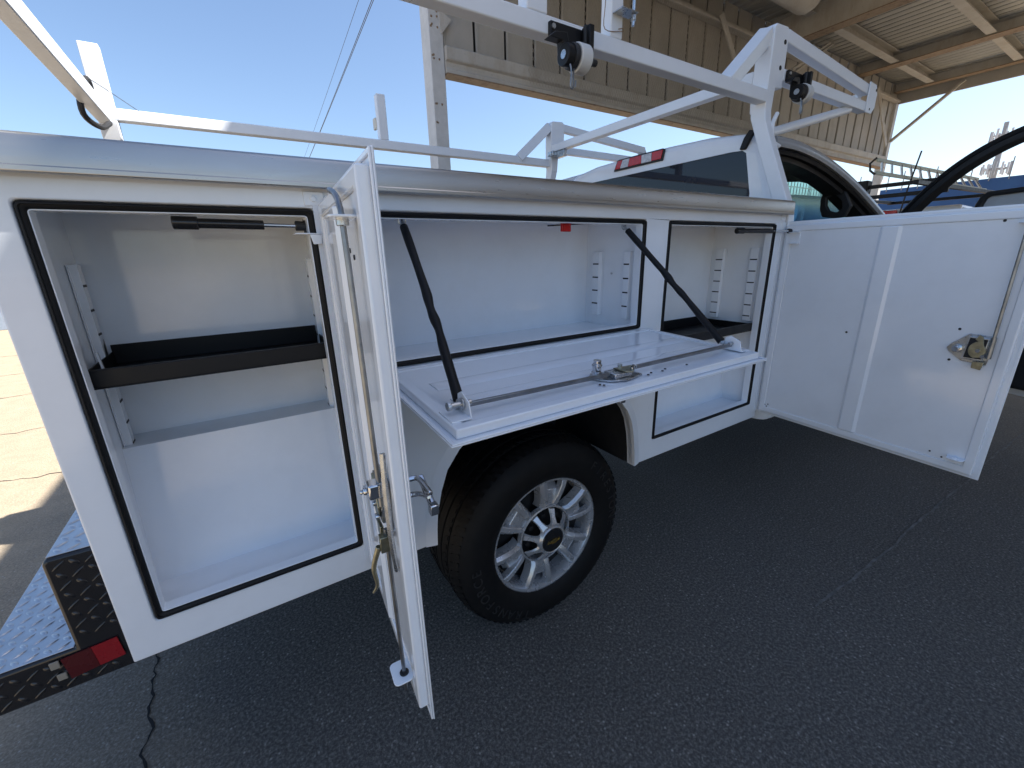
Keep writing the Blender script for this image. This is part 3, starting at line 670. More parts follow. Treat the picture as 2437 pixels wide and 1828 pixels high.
c = MB(); c.bar((.066, -hd + .078, dp + .016), (.44, -hd + .080, dp + .010), .0075, .009); c.bar((.52, -hd + .085, dp + .012), (wdd - .066, -hd + .078, dp + .016), .0075, .009); c.build("latch_rod", 'rod', md, .001)
c = MB(); c.prism([(.400, -hd + .105), (.43, -hd + .13), (.53, -hd + .105), (.535, -hd + .06), (.47, -hd + .045), (.43, -hd + .06)], dp - .002, dp + .002, 'z'); c.build("latch_plate", 'zinc', md, .001)
c = MB(); c.prism([(.445, -hd + .10), (.50, -hd + .10), (.50, -hd + .06), (.445, -hd + .062)], dp + .002, dp + .014, 'z'); c.build("latch_body", 'zinc', md, .002)
c = MB(); c.prism([(.47, -hd + .095), (.525, -hd + .09), (.53, -hd + .075), (.49, -hd + .05), (.475, -hd + .06)], dp + .0145, dp + .018, 'z'); c.build("latch_cam", 'yzinc', md, .001)
dots("rivet", 'chrome', md, [((q[0], -hd + q[1], dp + .018), (q[0], -hd + q[1], dp + .024), .006) for q in ((.492, .095), (.515, .07), (.50, .062))], 12)
c = MB(); c.cyl((.425, -hd + .104, dp + .002), (.425, -hd + .104, dp + .034), .0105, n=16); c.cyl((.425, -hd + .104, dp + .034), (.425, -hd + .104, dp + .042), .0095, n=16)
for zz in (.010, .027): c.cyl((.425, -hd + .104, dp + zz), (.425, -hd + .104, dp + zz + .004), .0125, n=12)
c.build("lock_cylinder", 'chrome', md, .0008)
dots("hole", 'slot', md, [((u_, -hd + v_, dp - .001), (u_, -hd + v_, dp + .0006), .003) for u_, v_ in ((.40, .052), (.545, .05), (.565, .058), (.60, .052), (.62, .06), (.70, .055), (.395, .06))], 8)
c = MB(); c.prism(rrect(.42, .52, -hd + .07, -hd + .12, .012), -.009, -.0032, 'z'); c.tube(smooth_path([(.44, -hd + .095, -.008), (.44, -hd + .095, -.03), (.455, -hd + .085, -.042), (.49, -hd + .08, -.042)], 5), .005, 10); c.box(.482, .498, -hd + .07, -hd + .088, -.050, -.034); c.build("door_handle", 'chrome', md, .002)
c = MB()
for i in range(20): c.cyl((i * .05 + .001, 0.004, -.002), (i * .05 + .049, .004, -.002), .005, n=10)
c.build("piano_hinge", 'white', md, ang=50)
# sleeved support cables
def sleeve(p0, p1, kink):
    p0, p1 = Vector(p0), Vector(p1); d = p1 - p0; sd = d.cross(Vector((0, 1, 0))).normalized(); n2 = 40; pts, rs = [], []
    for i in range(n2 + 1):
        t = i / n2; w_ = .0025 * math.sin(t * 21) * math.exp(-((t - kink) / .12) ** 2) + .004 * math.sin(t * math.pi)
        pts.append(p0 + d * t + sd * w_); rs.append(.0098 + .0016 * math.sin(t * 43 + 1) * math.exp(-((t - kink) / .13) ** 2) + .0006 * math.sin(t * 17) + (.0022 if t > .9 else 0) * (t - .9) * 10)
    c = MB(); c.tube(pts, rs, 12); o = c.build("support_cable", 'rubber', TR, ang=60)
    c = MB(); c.tube([p0 - d.normalized() * .004, p0 - d.normalized() * .022], .004, 8); a = p0 - d.normalized() * .022
    c.tube([a + Vector((.009 * math.cos(t), 0, .011 * math.sin(t))) for t in [k * math.pi / 6 for k in range(12)]], .0022, 6, True)
    c.build("cable_eye", 'zinc', o); c = MB(); e = p1 + d.normalized() * .010; c.cyl(p1, e, .006, .005, 10); c.tube([e + Vector((.009 * math.cos(t), .004 * math.cos(t), .011 * math.sin(t))) for t in [k * math.pi / 6 for k in range(12)]], .003, 6, True)
    c.build("cable_eye", 'zinc', o)
sleeve((.709, .018, 1.560), (.662, -.342, 1.222), .58)
sleeve((1.492, .018, 1.558), (1.535, -.338, 1.224), .5)

# ---- ladder rack
c = MB(); c.box(-.02, 2.50, .165, .215, 2.120, 2.170); rack = c.build("ladder_rack", 'rackw', TR, .004, label="white tube ladder rack over the body and cab")
def rpart(nm, fn, m='rackw', bev=.004):
    c = MB(); fn(c); return c.build(nm, m, rack, bev)
def far(y_): return 1.98 - y_
rpart("side_rail", lambda c: c.box(-.02, 2.50, 1.765, 1.815, 2.120, 2.170))
def front_frame(s_):
    f_ = (lambda y_: y_) if s_ > 0 else far
    def Y(a, b_): return (min(f_(a), f_(b_)), max(f_(a), f_(b_)))
    ya, yb = Y(.166, .24)
    rpart("upright", lambda c: c.prism([(2.495, 2.165), (2.495, 2.405), (2.507, 2.42), (2.60, 2.425), (2.615, 2.41), (2.615, 2.19), (2.56, 2.185), (2.552, 2.08), (2.502, 2.09)], ya, yb))
    # slanting lower leg, bent outwards to the body corner
    def leg(c):
        rings = []
        for (yy, zz) in ((.166, 2.10), (.160, 2.05), (.12, 1.95), (-.004, 1.66), (-.02, 1.50)):
            rings.append([(2.501, f_(yy), zz), (2.553, f_(yy), zz - .0), (2.553, f_(yy + .072), zz + .02), (2.501, f_(yy + .072), zz + .02)])
        c.loft(rings, True, True)
    rpart("leg", leg)
    rpart("brace", lambda c: c.bar((2.495, f_(.203), 2.385), (2.225, f_(.195), 2.155), .058, .062, (1, 0, 1)))
    e0, e1 = Y(.166, .214)
    rpart("overcab_rail", lambda c: c.box(2.6155, 3.56, e0, e1, 2.222, 2.270))
    rpart("overcab_bar", lambda c: c.bar((2.615, f_(.192), 2.398), (3.545, f_(.192), 2.330), .046, .05))
    pa, pb = Y(.160, .1655)
    rpart("end_plate", lambda c: c.prism([(3.515, 2.215), (3.59, 2.215), (3.625, 2.25), (3.625, 2.32), (3.60, 2.36), (3.515, 2.365)], pa, pb), bev=.002)
    rpart("tube_stay", lambda c: c.cyl((2.555, f_(.20), 2.00), (3.40, f_(.20), 2.222), .021, n=18))
    if s_ > 0:
        dots("bolt_hole", 'slot', rack, [((2.588, .1645, 2.365), (2.588, .1665, 2.365), .0095), ((2.576, .1645, 2.265), (2.576, .1665, 2.265), .0095), ((3.605, .159, 2.335), (3.605, .1605, 2.335), .008), ((3.56, .159, 2.235), (3.56, .1605, 2.235), .006)], 14)
front_frame(1); front_frame(-1)
rpart("crossbar", lambda c: c.box(2.496, 2.548, .2405, 1.7395, 2.212, 2.262))
rpart("crossbar", lambda c: c.box(3.53, 3.575, .2145, .30, 2.272, 2.322))
rpart("crossbar", lambda c: c.box(-.060, -.010, .2155, 1.7645, 2.105, 2.170))
for s_, nm in ((1, 'n'), (-1, 'f')):
    f_ = (lambda y_: y_) if s_ > 0 else far
    a, b_ = sorted((f_(.1655), f_(.2145)))
    rpart("stake", lambda c: c.box(1.188, 1.262, a, b_, 2.1705, 2.52)) if s_ > 0 else rpart("stake", lambda c: c.box(1.22, 1.272, a, b_, 2.1705, 2.412))
    if s_ > 0: rpart("stake", lambda c: c.box(1.522, 1.576, a, b_, 2.1705, 2.52))
    def rl(c):
        rings = []
        for (yy, zz) in ((.166, 2.415), (.166, 2.06), (.12, 1.95), (.03, 1.69)):
            rings.append([(-.060, f_(yy), zz), (.010, f_(yy), zz), (.010, f_(yy + .048), zz), (-.060, f_(yy + .048), zz)])
        c.loft(rings, True, True)
    rpart("rear_post", rl)
# small fittings on the rack
c = MB(); c.box(1.527, 1.60, .120, .165, 2.232, 2.2355); c.cyl((1.592, .135, 2.20), (1.592, .135, 2.30), .006, n=10); c.cyl((1.592, .135, 2.214), (1.592, .135, 2.231), .0095, n=6); c.build("stake_bracket", 'zinc', rack, .001)
c = MB(); c.tube(smooth_path([(1.555, .164, 2.195), (1.567, .158, 2.197), (1.572, .158, 2.191), (1.560, .158, 2.187), (1.50, .17, 2.186), (1.497, .17, 2.24), (1.508, .17, 2.33)], 4), .0014, 5); c.build("tie_wire", 'rust', rack)
c = MB(); c.tube(smooth_path([(2.585, .155, 2.085), (2.560, .155, 2.045), (2.556, .152, 2.005), (2.575, .150, 1.965), (2.63, .150, 1.952)], 5), .0095, 10); c.build("rope_hook", 'rackw', rack)
c = MB(); c.box(1.215, 1.277, far(.164), far(.155), 2.235, 2.29); c.box(1.255, 1.29, far(.155), far(.12), 2.24, 2.30); c.box(1.215, 1.23, far(.155), far(.11), 2.24, 2.30); c.build("stake_bracket", 'tag', rack, .003)
c = MB(); c.box(2.46, 2.56, 1.68, 1.74, 2.18, 2.2115); c.box(2.50, 2.53, 1.60, 1.68, 2.165, 2.211); c.cyl((2.455, 1.70, 2.195), (2.465, 1.70, 2.195), .01, n=8); c.cyl((2.455, 1.725, 2.19), (2.465, 1.725, 2.19), .01, n=8); c.build("mount_bracket", 'zinc', rack, .003)
c = MB(); c.tube(smooth_path([(-.03, 1.60, 2.19), (-.03, 1.56, 2.215), (-.05, 1.50, 2.16), (-.06, 1.50, 2.07), (-.03, 1.58, 2.045), (-.01, 1.68, 2.085)], 5), .011, 8); c.build("cable_loom", 'trim', rack)
c = MB(); c.tube(smooth_path([(-.03, 1.58, 2.225), (.02, 1.66, 2.205), (.10, 1.74, 2.16)], 5), .0014, 5); c.build("tie_wire", 'rod', rack)
# strap winches
def winch():
    c = MB(); c.prism([(1.262, 2.152), (1.400, 2.152), (1.400, 2.098), (1.392, 2.094), (1.262, 2.108)], .150, .1645)
    wn = c.build("strap_winch", 'black', TR, .002)
    c = MB(); c.prism([(1.256, 2.112), (1.30, 2.118), (1.318, 2.060), (1.29, 2.044), (1.285, 2.095), (1.235, 2.095)], .118, .150); c.cyl((1.285, .118, 2.058), (1.31, .118, 2.058), .030, n=20); c.build("winch_frame", 'black', wn, .002)
    c = MB(); c.prism([(1.383, 2.155), (1.402, 2.155), (1.402, 2.065), (1.385, 2.080)], .112, .1495); c.build("winch_ear", 'black', wn, .002)
    c = MB(); c.cyl((1.332, .122, 2.060), (1.375, .122, 2.060), .040, n=28); c.build("webbing_roll", 'web', wn, .003)
    c = MB(); c.lathe([(.012, 1.312), (.034, 1.312), (.036, 1.318), (.036, 1.328), (.028, 1.330), (.028, 1.3315), (.012, 1.3315)], (0, .122, 2.060), 'x', 24); c.build("ratchet_wheel", 'trim', wn, .001)
    c = MB(); c.cyl((1.376, .122, 2.060), (1.40, .122, 2.060), .022, .014, 14); c.cyl((1.40, .122, 2.060), (1.42, .122, 2.060), .010, n=10); c.build("winch_knob", 'trim', wn, .001)
    dots("bolt_head", 'zinc', wn, [((1.283, .116, 2.058), (1.287, .116, 2.058), .012), ((1.272, .146, 2.138), (1.272, .151, 2.138), .007)], 14)
    c = MB(); c.tube(smooth_path([(1.297, .100, 2.030), (1.298, .095, 2.01), (1.296, .095, 1.972), (1.302, .095, 1.966), (1.307, .095, 1.975), (1.306, .095, 2.0), (1.312, .10, 2.02)], 4), .0026, 6); c.tube(smooth_path([(1.314, .095, 1.972), (1.316, .095, 1.99)], 2), .002, 6); c.build("strap_hook", 'rod', wn)
    c = MB(); c.cyl((1.388, .135, 2.158), (1.388, .135, 2.105), .009, n=10); c.build("release_pin", 'trim', wn, .002)
    return wn
wn = winch(); copy_tree(wn, TR, (1.365, 0, .112)); 
for o in [o for o in TR.children if o.name.startswith("strap_winch.")]: o.matrix_parent_inverse = Matrix.Translation(-Vector(TR.location))

# ---- wheel (axis along Y, outer face towards -Y)
WC = (1.21, .092, .408)
def wheel():
    cx, cy, cz = WC
    T = MB()   # rim barrel and flange
    T.lathe([(.250, -.002), (.2545, .000), (.2545, .006), (.249, .006), (.247, .000), (.238, .003), (.233, .012), (.228, .05), (.215, .12), (.222, .21), (.25, .235)], WC, 'y', 64)
    wh = T.build("wheel", 'alu', TR, ang=40)
    prof = [(.249, -.002), (.262, -.012), (.285, -.020), (.315, -.023), (.345, -.019), (.365, -.010), (.384, .004), (.395, .016), (.4010, .030), (.4035, .048), (.4040, .068), (.3985, .069), (.3985, .075), (.4045, .076), (.4055, .110), (.4055, .120), (.3985, .121), (.3985, .129), (.406, .130), (.406, .170), (.3985, .171), (.3985, .179), (.4055, .180), (.4045, .224), (.3985, .225), (.3985, .231), (.404, .232), (.401, .262), (.395, .276), (.365, .296), (.315, .305), (.262, .29), (.249, .24)]
    t = MB(); t.lathe(prof, WC, 'y', 96); ty = t.build("tyre", 'tyre', wh, ang=32)
    # shoulder lugs and sipes
    t = MB()
    for i in range(72):
        a = 2 * math.pi * i / 72; ca, sa = math.cos(a), math.sin(a)
        def Pt(r, y_, da): return (cx + r * math.cos(a + da), cy + y_, cz + r * math.sin(a + da))
        for y0_, y1_, rr in ((.010, .046, .398), (.262, .292, .398), (.08, .108, .4035), (.192, .22, .4035)):
            da = .022; sk = .03 if y0_ < .15 else -.03
            if y0_ < .05: vs = [Pt(.389, y0_, -da), Pt(.389, y0_, da), Pt(.4035, y1_, da + sk), Pt(.4035, y1_, -da + sk), Pt(.392, y0_ - .004, -da), Pt(.392, y0_ - .004, da), Pt(.4075, y1_, da + sk), Pt(.4075, y1_, -da + sk)]
            else: vs = [Pt(rr - .002, y0_, -da), Pt(rr - .002, y0_, da), Pt(rr - .002, y1_, da + sk), Pt(rr - .002, y1_, -da + sk), Pt(rr + .0045, y0_, -da), Pt(rr + .0045, y0_, da), Pt(rr + .0045, y1_, da + sk), Pt(rr + .0045, y1_, -da + sk)]
            t.add(vs, [(0, 3, 2, 1), (4, 5, 6, 7), (0, 1, 5, 4), (1, 2, 6, 5), (2, 3, 7, 6), (3, 0, 4, 7)])
    t.build("tread_blocks", 'tyre', wh, kind="stuff")
    # dark dish behind the spokes
    t = MB(); t.lathe([(.03, .075), (.222, .075), (.222, .08), (.03, .08)], WC, 'y', 48, True); t.build("brake_disc", 'dark', wh)
    # six split spokes
    for k in range(6):
        a0 = R(60 * k + 20); s = MB()
        def Q(r, t_, y_): 
            return (cx + r * math.cos(a0) - t_ * math.sin(a0), cy + y_, cz + r * math.sin(a0) + t_ * math.cos(a0))
        for sg in (1, -1):
            st = [(.114, .010, .046, .018), (.135, .013, .047, .007), (.17, .022, .056, .001), (.21, .032, .068, .000), (.240, .037, .076, .004)]
            rings = []
            for (r, ti, to, yy) in st:
                rings.append([Q(r, sg * ti, yy + .030), Q(r, sg * (ti + .003), yy + .003), Q(r, sg * (ti + .62 * (to - ti)), yy), Q(r, sg * (to - .002), yy + .012), Q(r, sg * (to + .006), yy + .048)])
            s.loft(rings, True, True)
        s.add([Q(.112, -.014, .024), Q(.112, .014, .024), Q(.15, .024, .016), Q(.15, -.024, .016), Q(.19, .032, .024), Q(.19, -.032, .024), Q(.21, .036, .05), Q(.21, -.036, .05)], [(0, 1, 2, 3), (3, 2, 4, 5), (5, 4, 6, 7)])
        s.build("spoke", 'alu', wh, .002, ang=28)
    # hub ring, open-armed centre cap, lug nuts, black cap with emblem
    t = MB(); t.lathe([(.126, .030), (.123, .014), (.117, .012), (.113, .018), (.112, .055)], WC, 'y', 40); t.build("hub_ring", 'alu', wh)
    t = MB(); t.lathe([(.005, .046), (.114, .046), (.114, .06)], WC, 'y', 32); t.build("hub_face", 'dark', wh)
    for k in range(8):
        a = R(45 * k + 8); q = (cx + .088 * math.cos(a), cz + .088 * math.sin(a))
        t = MB(); t.cyl((q[0], cy + .046, q[1]), (q[0], cy + .012, q[1]), .011, .010, 6); t.build("lug_nut", 'dark', wh, .001)
    t = MB()
    for k in range(8):
        a0 = R(45 * k + 30); rings = []
        for (r, hw, yy) in ((.057, .023, -.026), (.068, .0145, -.020), (.088, .011, -.006), (.112, .015, .010)):
            rings.append([(cx + r * math.cos(a0) - u_ * math.sin(a0), cy + yy + dy, cz + r * math.sin(a0) + u_ * math.cos(a0)) for u_, dy in ((-hw, .006), (-hw * .7, -.002), (hw * .7, -.002), (hw, .006))])
        t.loft(rings, True, True)
    t.lathe([(.051, -.034), (.055, -.036), (.061, -.030), (.065, -.018), (.055, -.012)], WC, 'y', 40); t.build("centre_cap", 'alu', wh, ang=40)
    t = MB(); t.lathe([(.0, -.040), (.033, -.0395), (.049, -.037), (.0515, -.033)], WC, 'y', 40); t.build("cap_disc", 'gloss_black', wh)
    bt = [(-.030, -.004), (-.024, .007), (-.0105, .007), (-.0105, .012), (.0105, .012), (.0105, .007), (.030, .007), (.024, -.004), (.0105, -.004), (.0105, -.0095), (-.0105, -.0095), (-.0105, -.004)]
    t = MB(); t.holed([(cx + a, cz - .001 + b_) for a, b_ in bt], [[(cx + a * .86 , cz - .001 + b_ * .8) for a, b_ in bt]], cy - .0425, cy - .0375); em = t.build("emblem", 'gold', wh)
    t = MB(); t.prism([(cx + a * .86, cz - .001 + b_ * .8) for a, b_ in bt], cy - .0412, cy - .0376); t.build("emblem_fill", 'gold', wh)
    # raised sidewall lettering
    for word, amid, flip in (("FIRESTONE", 20, 1), ("TRANSFORCE", 215, 1)):
        for i, chh in enumerate(word):
            cu = bpy.data.curves.new("t", 'FONT'); cu.body = chh; cu.size = .052; cu.extrude = .0012; cu.align_x = 'CENTER'; cu.align_y = 'CENTER'
            to = bpy.data.objects.new("t", cu); COL.objects.link(to); dg = bpy.context.evaluated_depsgraph_get()
            me = bpy.data.meshes.new_from_object(to.evaluated_get(dg)); bpy.data.objects.remove(to); bpy.data.curves.remove(cu)
            a = R(amid + (len(word) / 2 - .5 - i) * 7.4); rr = .332
            me.transform(Matrix.Translation((cx + rr * math.cos(a), cy - .0225, cz + rr * math.sin(a))) @ Matrix.Rotation(-(a - R(90)), 4, 'Y') @ Matrix.Rotation(R(90), 4, 'X'))
            me.materials.clear(); me.materials.append(MT['tyretext']); link("sidewall_letter", me, wh)
    return wh
wh = wheel()
def dupw(delta, flip):
    c2 = wh.copy(); COL.objects.link(c2); c2.parent = TR; c2.matrix_parent_inverse = Matrix.Translation(-Vector(TR.location))
    if flip: c2.rotation_euler = (0, 0, R(180)); c2.location = (2 * WC[0] + delta[0], 1.98, 0)
    else: c2.location = delta
    for ch in wh.children:
        if ch.name.startswith(("sidewall", "lug", "tread")): continue
        d = ch.copy(); COL.objects.link(d); d.parent = c2
for dx, fl_ in ((3.62, 0), (0, 1), (3.62, 1)): dupw((dx, 0, 0), fl_)

# ---- rear bumper with tread plate
c = MB(); c.prism([(-.258, .605), (-.258, .690), (-.250, .700), (-.0925, .700), (-.0925, .915), (-.084, .925), (-.014, .925), (-.002, .915), (-.002, .605)], .052, 1.928); bp = c.build("rear_bumper", 'gloss_black', TR, .007, seg=3, label="black step bumper of raised tread plate behind the body")
lug = []
def lugs(surf):
    def add_lug(cx, cy, ang, ln, wd, P):
        k = 10; vs = []
        for sc, h in ((1, 0), (.62, .0019)):
            for i in range(k):
                t = 2 * math.pi * i / k; x_ = ln / 2 * math.cos(t) * sc; y_ = wd / 2 * math.sin(t) * sc
                vs.append(P(cx + x_ * math.cos(ang) - y_ * math.sin(ang), cy + x_ * math.sin(ang) + y_ * math.cos(ang), h))
        c.add(vs, [tuple(range(k, 2 * k))] + [(i, (i + 1) % k, (i + 1) % k + k, i + k) for i in range(k)])
    for (u0, u1, v0, v1, P) in surf:
        s_ = .0245; i = 0; u_ = u0 + .012
        while u_ < u1 - .008:
            v_ = v0 + .012; j = 0
            while v_ < v1 - .008:
                a = R(40 if (i + j) % 2 else -50); add_lug(u_, v_, a, .029 if (i + j) % 2 else .022, .0065 if (i + j) % 2 else .0095, P); v_ += s_; j += 1
            u_ += s_; i += 1
c = MB(); c.box(-.252, -.096, .058, 1.922, .7005, .7025); sp1 = c.build("step_plate", 'tread', bp, .0008, label="bare aluminium tread plate on the lower step")
c = MB(); c.box(-.084, -.010, .058, 1.922, .9255, .9275); sp2 = c.build("step_plate", 'tread', bp, .0008)
c = MB(); lugs([(-.25, -.10, .06, 1.92, lambda u_, v_, h: (u_, v_, .7025 + h)), (-.082, -.014, .06, 1.92, lambda u_, v_, h: (u_, v_, .9275 + h))]); c.build("tread_pattern", 'tread', bp, kind="stuff", ang=60)
c = MB(); lugs([(-.082, -.012, .72, .915, lambda u_, v_, h: (u_, .052 - h, v_)), (-.25, -.01, .612, .695, lambda u_, v_, h: (u_, .052 - h, v_)), (.06, 1.92, .612, .69, lambda u_, v_, h: (-.258 - h, u_, v_)), (.06, 1.92, .715, .91, lambda u_, v_, h: (-.0925 - h, u_, v_))])
c.build("tread_pattern", 'gloss_black', bp, kind="stuff", ang=60)
c = MB(); c.prism([(-.118, .690), (-.070, .693), (-.066, .640), (-.113, .634)], .0475, .0495); c.build("reflector", 'drtape', bp)
c = MB(); c.prism([(-.0695, .693), (-.026, .696), (-.022, .644), (-.0655, .640)], .0475, .0495); c.build("reflector", 'redtape', bp, label="brighter red half of the bumper reflector")
c = MB(); c.box(-.136, -.121, .046, .0495, .672, .690); c.build("marker_clip", 'tagd', bp, .001)
c = MB(); c.box(-.132, -.117, .046, .0495, .640, .656); c.build("marker_clip", 'tagd', bp, .001)

# ---- cab
half = [(.03, .58), (.0, .75), (-.008, 1.0), (-.004, 1.30), (.02, 1.44), (.075, 1.58), (.125, 1.72), (.175, 1.86), (.205, 1.945), (.235, 1.995), (.285, 2.032), (.36, 2.055), (.55, 2.078), (.80, 2.086), (.99, 2.088)]
def ring(x_, ins=0, dz=0, lo=0):
    h = []
    for y_, z_ in half[lo:]:
        k = ins * (1 - (y_ / .99)) if y_ < .99 else 0
        h.append((x_, y_ + k, z_ - (ins * .55 if z_ > 1.95 else 0) + dz))
    return h + [(x_, 1.98 - a[1], a[2]) for a in reversed(h[:-1])]
c = MB(); back = ring(2.640, .075)
wz = [(.40, 1.49), (.275, 1.50), (.262, 1.60), (.268, 1.76), (.313, 1.955), (.335, 1.970), (.40, 1.974)]
win = wz + [(1.98 - a, b_) for a, b_ in reversed(wz)]
c.holed([(q[1], q[2]) for q in back], [win], 2.640, 2.646, 'x')
c.loft([back, ring(2.642, .055), ring(2.650, .030), ring(2.668, .008), ring(2.69, 0), ring(2.745, 0)], False)
cab = c.build("cab", 'cabw', TR, ang=50, label="white pickup cab with its passenger door open")
c = MB(); n_ = len(win); c.holed(win, [], 2.648, 2.653, 'x'); c.build("rear_window", 'darkglass', cab)
c = MB(); c.holed([(a + (.012 if a > .99 else -.012), b_ + (.010 if b_ > 1.7 else -.01)) for a, b_ in win], [win], 2.6375, 2.6395, 'x'); 
rows = [ring(2.745, 0, 0, 8), ring(3.0, 0, -.004, 8), ring(3.2, 0, -.018, 8), ring(3.34, 0, -.040, 8), ring(3.45, .02, -.075, 8), ring(3.50, .05, -.105, 8)]
c = MB(); c.loft(rows, False); rf = c.build("roof", 'cabw', cab, ang=50); sm = rf.modifiers.new("t", 'SOLIDIFY'); sm.thickness = .01; sm.offset = -1
c = MB(); c.loft([[(a[0], a[1], a[2] - .028) for a in r_] for r_ in [ring(2.66, .1, 0, 10), ring(3.0, .1, 0, 10), ring(3.3, .1, -.03, 10), ring(3.47, .1, -.075, 10)]], False); hl = c.build("headliner", 'dark', cab); sm = hl.modifiers.new("t", 'SOLIDIFY'); sm.thickness = .01
# door aperture: painted rail running down into the windshield pillar, then rubber seal, then black inner trim
def rail(nm, path, prof, m, off=(0, 0)):
    pts = smooth_path(path, 6); rings = []
    for i, q in enumerate(pts):
        d = (pts[min(i + 1, len(pts) - 1)] - pts[max(i - 1, 0)]).normalized(); s1 = Vector((0, 1, 0)); s1 = (s1 - d * s1.dot(d)).normalized(); s2 = d.cross(s1)
        if s2.z < 0: s2 = -s2
        rings.append([tuple(q + s1 * a + s2 * b_) for a, b_ in prof])
    c = MB(); c.loft(rings, True, True); return c.build(nm, m, cab, ang=40)
apath = [(2.66, .205, 1.985), (2.85, .190, 1.978), (3.08, .190, 1.955), (3.30, .186, 1.912), (3.55, .172, 1.838), (3.80, .148, 1.735), (4.0, .125, 1.640), (4.25, .095, 1.50)]
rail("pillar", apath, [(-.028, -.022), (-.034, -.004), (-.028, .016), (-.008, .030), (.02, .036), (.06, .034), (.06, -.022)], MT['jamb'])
rail("door_seal", [(a, b_ + .012, c_ - .036) for a, b_, c_ in apath], [(-.028, -.014), (-.034, 0), (-.026, .012), (.05, .012), (.05, -.014)], MT['rubber'])
rail("pillar_trim", [(a, b_ + .050, c_ - .050) for a, b_, c_ in apath], [(-.04, -.020), (-.045, .008), (.05, .014), (.06, -.016)], MT['trim'])
rail("pillar", [(a, 1.98 - b_, c_) for a, b_, c_ in apath], [(.028, -.022), (.034, -.004), (.028, .016), (.008, .030), (-.02, .036), (-.06, .034), (-.06, -.022)], MT['cabw'])
c = MB(); c.add([(3.49, .36, 1.955), (3.49, 1.62, 1.955), (4.27, 1.85, 1.47), (4.27, .13, 1.47)], [(0, 1, 2, 3)]); ws = c.build("windshield", 'glass', cab); sm = ws.modifiers.new("t", 'SOLIDIFY'); sm.thickness = .005
c = MB(); c.bar((3.46, .30, 1.975), (3.46, 1.68, 1.975), .08, .030); c.build("header_trim", 'trim', cab, .01)
c = MB(); c.holed([(.292, 1.83), (.300, 1.77), (.294, 1.71), (.275, 1.668), (.21, 1.655), (.15, 1.66), (.13, 1.72), (.17, 1.80), (.23, 1.86)], [[(.266, 1.775), (.262, 1.735), (.24, 1.70), (.20, 1.688), (.172, 1.708), (.185, 1.752), (.228, 1.792)]], 3.49, 3.52, 'x'); c.build("grab_handle", 'trim', cab, .006)
c = MB(); c.prism([(3.82, 1.10), (3.80, 1.36), (3.92, 1.44), (4.25, 1.48), (4.25, 1.0)], .10, 1.88); c.build("dashboard", 'trim', cab, .02)
c = MB(); c.lathe([(.178, -.014), (.190, -.01), (.194, 0), (.190, .01), (.178, .014), (.172, 0)], (0, 0, 0), 'x', 32, True); c.box(-.02, .02, -.06, .06, -.05, .05); c.box(-.008, .008, -.175, .175, -.018, .018); c.build("steering_wheel", 'trim', cab, .004, loc=(3.62, 1.42, 1.36), rot=(0, R(28), 0))
for y_ in (.52, 1.42):
    c = MB(); c.box(2.86, 3.36, y_ - .25, y_ + .25, .92, 1.10); c.prism([(2.74, 1.0), (2.90, 1.0), (2.84, 1.58), (2.70, 1.58)], y_ - .25, y_ + .25); c.prism([(2.72, 1.60), (2.80, 1.60), (2.79, 1.76), (2.72, 1.76)], y_ - .13, y_ + .13); c.build("seat", 'trim', cab, .03)
c = MB(); c.box(2.66, 4.2, .05, 1.93, .60, .66); c.build("cab_floor", 'dark', cab)
c = MB(); c.box(2.69, 4.1, 1.94, 1.985, .58, 1.44); c.build("far_door", 'cabw', cab, .01)
c = MB(); c.prism([(2.70, .58), (4.06, .58), (4.06, .70), (2.70, .70)], .02, .10); c.build("rocker_panel", 'cabw', cab, .01)
# front end
fo = [(4.07, .56), (4.07, 1.36), (4.25, 1.44), (4.6, 1.43), (5.25, 1.36), (5.42, 1.25), (5.47, .95), (5.44, .62), (5.30, .58)] + [(4.83 + .47 * math.cos(t), .42 + .47 * math.sin(t)) for t in [R(20 + 14 * i) for i in range(11)]]
c = MB(); c.prism(fo, .0, .17); c.prism(fo, 1.81, 1.98); c.build("front_fender", 'cabw', cab, .02)
c = MB(); c.prism([(4.22, 1.40), (4.6, 1.45), (5.25, 1.38), (5.42, 1.26), (5.46, .70), (5.36, .70), (5.30, 1.2), (4.22, 1.30)], .172, 1.808); c.build("hood", 'cabw', cab, .02)
c = MB(); c.box(4.1, 5.3, .3, 1.68, .5, 1.1); c.build("engine_bay", 'dark', cab)
# third brake light
c = MB(); c.prism([(1.225, 2.010), (1.195, 2.074), (1.18, 2.0765), (.83, 2.0765), (.814, 2.070), (.826, 2.010)], 2.629, 2.641, 'x'); bl = c.build("brake_light", 'trim', cab, .003)
def lens(a, b_, m):
    c = MB(); f0, f1 = (a - .814) / .411, (b_ - .814) / .411
    lo = .0  # slant the outer ends
    sl = lambda y_, top: y_ - (.026 if top else 0) * max(0, (y_ - 1.0) / .2) + (.010 if not top else 0) * max(0, (.9 - y_) / .08)
    c.prism([(sl(a, 0), 2.020), (sl(b_, 0), 2.020), (sl(b_, 1), 2.068), (sl(a, 1), 2.068)], 2.624, 2.630, 'x'); c.build("lens", m, bl, .002)
lens(.824, .905, 'redlens'); lens(.907, .985, 'clearlens'); lens(.987, 1.095, 'redlens'); lens(1.097, 1.165, 'clearlens'); lens(1.167, 1.212, 'redlens')
